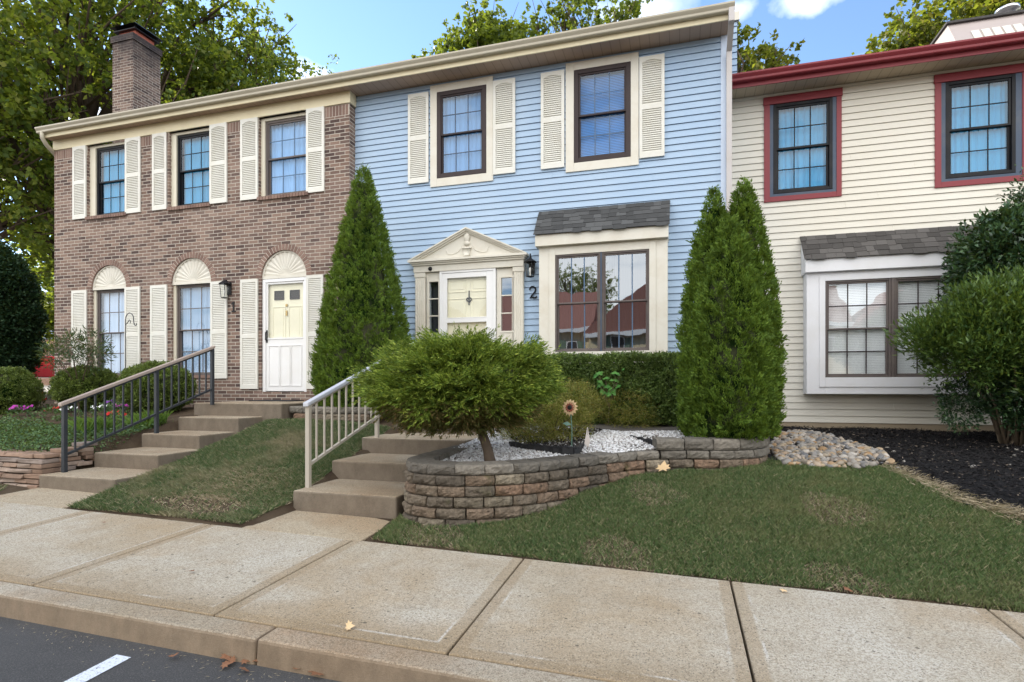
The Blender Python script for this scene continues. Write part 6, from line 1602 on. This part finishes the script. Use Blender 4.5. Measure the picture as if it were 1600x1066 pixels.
# ================================================================== far left: drive, cars, building
mb = MB()
for a, c in ((-60, -46), (-46, -34), (-34, -24), (-24, -14.5)):
    p = [(a, 14), (c, 14), (c, 34), (a, 34)]
    for yy0, yy1 in ((13.5, 17), (17, 22), (22, 28), (28, 36)):
        mb.quad(*[(x, y, max(T1(x, y), T1(x, y)) + .03) for x, y in ((a, yy0), (c, yy0), (c, yy1), (a, yy1))])
M['drive'] = concrete('sunlit_drive_concrete', (.42, .40, .37), (.36, .34, .31), (.34, .30, .25), speck=False)
tag(mb.build('driveway', M['drive']), kind='structure')
def vehicle(name, label, x, y, z, rot, prof, W, paint_, wheels, wins, cat, wr=.34):
    t_ = thing(name, label, cat, (x, y, z)); t_.rotation_euler.z = rot; ORG[t_] = Vector((0, 0, 0))
    b = MB(); b.prism_y(prof, -W/2, W/2); b.build('body', M[paint_], t_, bevel=.05)
    for wx in wheels:
        for s_ in (-1, 1):
            b = MB(); b.lathe([(.02, -.11), (wr*.6, -.11), (wr, -.09), (wr, .09), (wr*.6, .11), (.02, .11)], 0, 0, 20); b.v = [(wx+p[0], s_*(W/2-.06)+p[2], wr+p[1]) for p in b.v]; o = b.build('wheel', M['tyre'], t_)
            b = MB(); b.lathe([(.001, .125), (wr*.55, .12), (wr*.58, .10)], 0, 0, 16); b.v = [(wx+p[0], s_*(W/2-.06+p[2]), wr+p[1]) for p in b.v]; b.build('rim', M['chrome'], o)
    for q in wins:
        for s_ in (-1, 1):
            b = MB(); b.prism_y(q, s_*(W/2+.004), s_*(W/2-.02)); b.build('side_window', M['darkroom'], t_)
    x0, x1 = prof[0][0], max(p[0] for p in prof)
    for s_ in (-1, 1):
        b = MB(); b.box(x1-.03, x1+.012, s_*(W/2-.32)-.16, s_*(W/2-.32)+.16, .72, .86); b.build('headlight', M['white'], t_)
    return t_
pick = [(-2.7, .45), (2.7, .45), (2.75, .75), (2.65, 1.08), (1.35, 1.18), (.75, 1.78), (-.75, 1.80), (-.85, 1.2), (-2.7, 1.2)]
vehicle('pickup_truck', 'bright red pickup truck parked in the sun at the far left', -38.6, 25.6, .14, R(150), pick, 1.95, 'carred', (1.75, -1.7), [[(.05, 1.22), (1.05, 1.22), (.68, 1.68), (.05, 1.70)], [(-.7, 1.22), (-.02, 1.22), (-.02, 1.70), (-.65, 1.70)]], 'truck', .40)
sedan = [(-2.2, .35), (2.2, .35), (2.25, .62), (2.1, .86), (1.1, .95), (.45, 1.38), (-.9, 1.40), (-1.6, .98), (-2.2, .92)]
vehicle('parked_car', 'white car parked before the red pickup, half hidden by the evergreen', -35.8, 22.2, .08, R(150), sedan, 1.8, 'carwhite', (1.4, -1.35), [[(-.2, .98), (.85, .98), (.40, 1.30), (-.2, 1.32)], [(-1.25, .98), (-.26, .98), (-.26, 1.32), (-.85, 1.32)]], 'car', .33)
ft = thing('brick_building', 'distant orange brick building with grey-blue windows at the far left', 'building', (-60, 42, .3))
b = MB(); b.box(-75, -54, 38, 48, -.5, 7.2); b.build('wall', M['brick_far'], ft)
b = MB(); b.prism_x([(37.4, 7.2), (43, 10), (48.6, 7.2)], -75.5, -53.5); b.build('roof', M['roof'], ft)
for k in range(6):
    for zz in (1.2, 4.4):
        x = -73.2+3.3*k; b = MB(); b.box(x, x+1.5, 37.9, 38.05, zz, zz+1.7); f_ = b.build('window', M['greyframe'], ft)
        b = MB(); b.box(x+.1, x+.72, 37.87, 37.91, zz+.1, zz+1.6); b.box(x+.78, x+1.4, 37.87, 37.91, zz+.1, zz+1.6); b.build('pane', M['glass'], f_)

# ================================================================== the houses across the road, which the windows reflect
def opp(x0, x1, yf, h, rise, label, gable):
    t_ = thing('opposite_townhouse', label, 'townhouse', ((x0+x1)/2, yf, -1.6), 'houses across the road')
    b = MB(); b.box(x0, x1, yf-9, yf, -2, h); b.build('wall', M['opp'], t_)
    b = MB()
    if gable:
        xm_ = (x0+x1)/2; b.prism_y([(x0-.4, h), (x1+.4, h), (xm_, h+rise)], yf-9.3, yf+.4)
    else: b.prism_x([(yf+.5, h), (yf-4.5, h+rise), (yf-9.5, h)], x0-.02, x1+.02)
    b.build('roof', M['roof_red'], t_)
    n = max(2, int((x1-x0)/2.6))
    for k in range(n):
        for zz in (-.6, 2.0):
            xx = x0+(x1-x0)*(k+.5)/n; b = MB(); b.box(xx-.45, xx+.45, yf, yf+.06, zz, zz+1.4); w__ = b.build('window', M['white'], t_)
            b = MB(); b.box(xx-.38, xx+.38, yf+.05, yf+.075, zz+.07, zz+1.33); b.build('pane', M['darkroom'], w__)
            b = MB(); b.box(xx-.85, xx-.47, yf, yf+.05, zz, zz+1.4); b.build('shutter', M['oppgreen'], t_); b = MB(); b.box(xx+.47, xx+.85, yf, yf+.05, zz, zz+1.4); b.build('shutter', M['oppgreen'], t_)
    b = MB(); b.box(x0-.3, x1+.3, yf+.3, yf+.55, h-.25, h+.02); b.build('gutter', M['white'], t_)
opp(-24, -15.5, -21, 4.0, 3.2, 'cream townhouse across the road with a front gable, seen mirrored in the windows', True)
opp(-15.4, -6, -22.5, 4.3, 3.3, 'long cream townhouse across the road, left of the projecting gable, mirrored in the bay window', False)
opp(-5.9, 1.8, -20.5, 3.7, 3.2, 'cream townhouse across the road with projecting gable, mirrored in the bay window', True)
opp(1.9, 11, -22.5, 4.3, 3.3, 'cream townhouse across the road mirrored at the right of the bay window', False)
opp(11.1, 19, -21, 3.9, 3.2, 'last cream townhouse across the road to the right', True)
for loc, lab in (((-10, -36, -1.5), 'tree behind the opposite houses mirrored in the left bay pane'), ((9, -38, -1.5), 'tree behind the opposite houses mirrored in the cream house bay'), ((-27, -34, -1.5), 'tree behind the opposite houses mirrored in the brick house windows')):
    c = copy_tree(T1_, loc, lab); c.scale = (.62, .62, .62); c['group'] = 'trees across the road'
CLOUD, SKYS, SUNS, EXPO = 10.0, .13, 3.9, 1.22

# ================================================================== light
SUN_EL, SUN_AZ = R(31), R(-62)                   # low sun behind the houses, a little to the left
w = bpy.data.worlds.new('World'); scene.world = w; w.use_nodes = True
nt = w.node_tree; bg = nt.nodes['Background']
sky = nt.nodes.new('ShaderNodeTexSky'); sky.sky_type = 'NISHITA'; sky.sun_disc = False
sky.sun_elevation = SUN_EL; sky.sun_rotation = SUN_AZ; sky.air_density = 1.0; sky.dust_density = 0.05; sky.ozone_density = 3
tc = nt.nodes.new('ShaderNodeTexCoord'); sp_ = nt.nodes.new('ShaderNodeSeparateXYZ'); nt.links.new(tc.outputs['Generated'], sp_.inputs[0])
def wm(op, a, b=0.0, c=0.0):
    x = nt.nodes.new('ShaderNodeMath'); x.operation = op
    for i, v in enumerate((a, b, c)):
        if hasattr(v, 'is_output'): nt.links.new(v, x.inputs[i])
        else: x.inputs[i].default_value = v
    return x.outputs[0]
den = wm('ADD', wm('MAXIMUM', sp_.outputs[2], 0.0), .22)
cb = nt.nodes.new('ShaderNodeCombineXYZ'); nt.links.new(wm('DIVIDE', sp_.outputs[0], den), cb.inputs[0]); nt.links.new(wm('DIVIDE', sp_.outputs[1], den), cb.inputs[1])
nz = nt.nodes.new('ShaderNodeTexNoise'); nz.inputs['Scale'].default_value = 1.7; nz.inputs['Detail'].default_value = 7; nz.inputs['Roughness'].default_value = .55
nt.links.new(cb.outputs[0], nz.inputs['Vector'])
back = nt.nodes.new('ShaderNodeMapRange'); back.inputs['From Min'].default_value = .25; back.inputs['From Max'].default_value = -.35; back.inputs['To Min'].default_value = -.05; back.inputs['To Max'].default_value = .22  # thicker unseen cloud added behind the camera to light the shaded facades
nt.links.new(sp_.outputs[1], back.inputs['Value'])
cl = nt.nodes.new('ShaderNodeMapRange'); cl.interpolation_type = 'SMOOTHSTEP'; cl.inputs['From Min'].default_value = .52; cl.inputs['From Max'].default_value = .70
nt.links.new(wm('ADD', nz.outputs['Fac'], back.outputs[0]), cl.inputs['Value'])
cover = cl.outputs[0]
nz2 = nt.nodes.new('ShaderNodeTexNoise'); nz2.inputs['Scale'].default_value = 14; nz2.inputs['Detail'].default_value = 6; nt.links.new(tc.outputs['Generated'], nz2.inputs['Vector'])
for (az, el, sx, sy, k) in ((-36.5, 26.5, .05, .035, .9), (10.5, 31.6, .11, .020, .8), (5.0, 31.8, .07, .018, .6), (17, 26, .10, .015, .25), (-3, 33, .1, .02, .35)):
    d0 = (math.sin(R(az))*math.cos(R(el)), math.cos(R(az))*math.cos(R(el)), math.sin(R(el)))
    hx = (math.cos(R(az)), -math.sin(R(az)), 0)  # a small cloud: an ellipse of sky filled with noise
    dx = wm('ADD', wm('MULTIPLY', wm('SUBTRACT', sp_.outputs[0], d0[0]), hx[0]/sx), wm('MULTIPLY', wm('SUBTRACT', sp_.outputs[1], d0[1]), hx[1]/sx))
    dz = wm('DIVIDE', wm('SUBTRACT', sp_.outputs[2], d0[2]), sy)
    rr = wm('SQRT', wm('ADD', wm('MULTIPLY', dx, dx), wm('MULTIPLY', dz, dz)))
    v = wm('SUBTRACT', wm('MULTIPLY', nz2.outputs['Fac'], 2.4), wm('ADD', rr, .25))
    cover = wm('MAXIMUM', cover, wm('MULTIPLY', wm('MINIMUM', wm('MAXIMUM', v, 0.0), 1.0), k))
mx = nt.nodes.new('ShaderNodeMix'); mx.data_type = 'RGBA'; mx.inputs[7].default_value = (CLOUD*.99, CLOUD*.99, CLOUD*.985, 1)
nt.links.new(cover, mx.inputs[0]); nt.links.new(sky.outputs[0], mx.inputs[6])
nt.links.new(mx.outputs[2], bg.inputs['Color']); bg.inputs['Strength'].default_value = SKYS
sd_ = bpy.data.lights.new('sun', 'SUN'); sd_.energy = SUNS; sd_.angle = R(.5); sd_.color = (1, .93, .82)
so = bpy.data.objects.new('sun', sd_); COL.objects.link(so)
dirv = Vector((math.sin(SUN_AZ)*math.cos(SUN_EL), math.cos(SUN_AZ)*math.cos(SUN_EL), math.sin(SUN_EL)))
so.rotation_euler = dirv.to_track_quat('Z', 'Y').to_euler()
scene.view_settings.view_transform = 'Standard'; scene.view_settings.look = 'None'; scene.view_settings.gamma = 1; scene.view_settings.use_curve_mapping = False
scene.view_settings.exposure = EXPO
scene.render.engine = 'CYCLES'
scene.cycles.max_bounces = 6; scene.cycles.transparent_max_bounces = 16; scene.cycles.glossy_bounces = 3
scene.cycles.caustics_reflective = False; scene.cycles.caustics_refractive = False
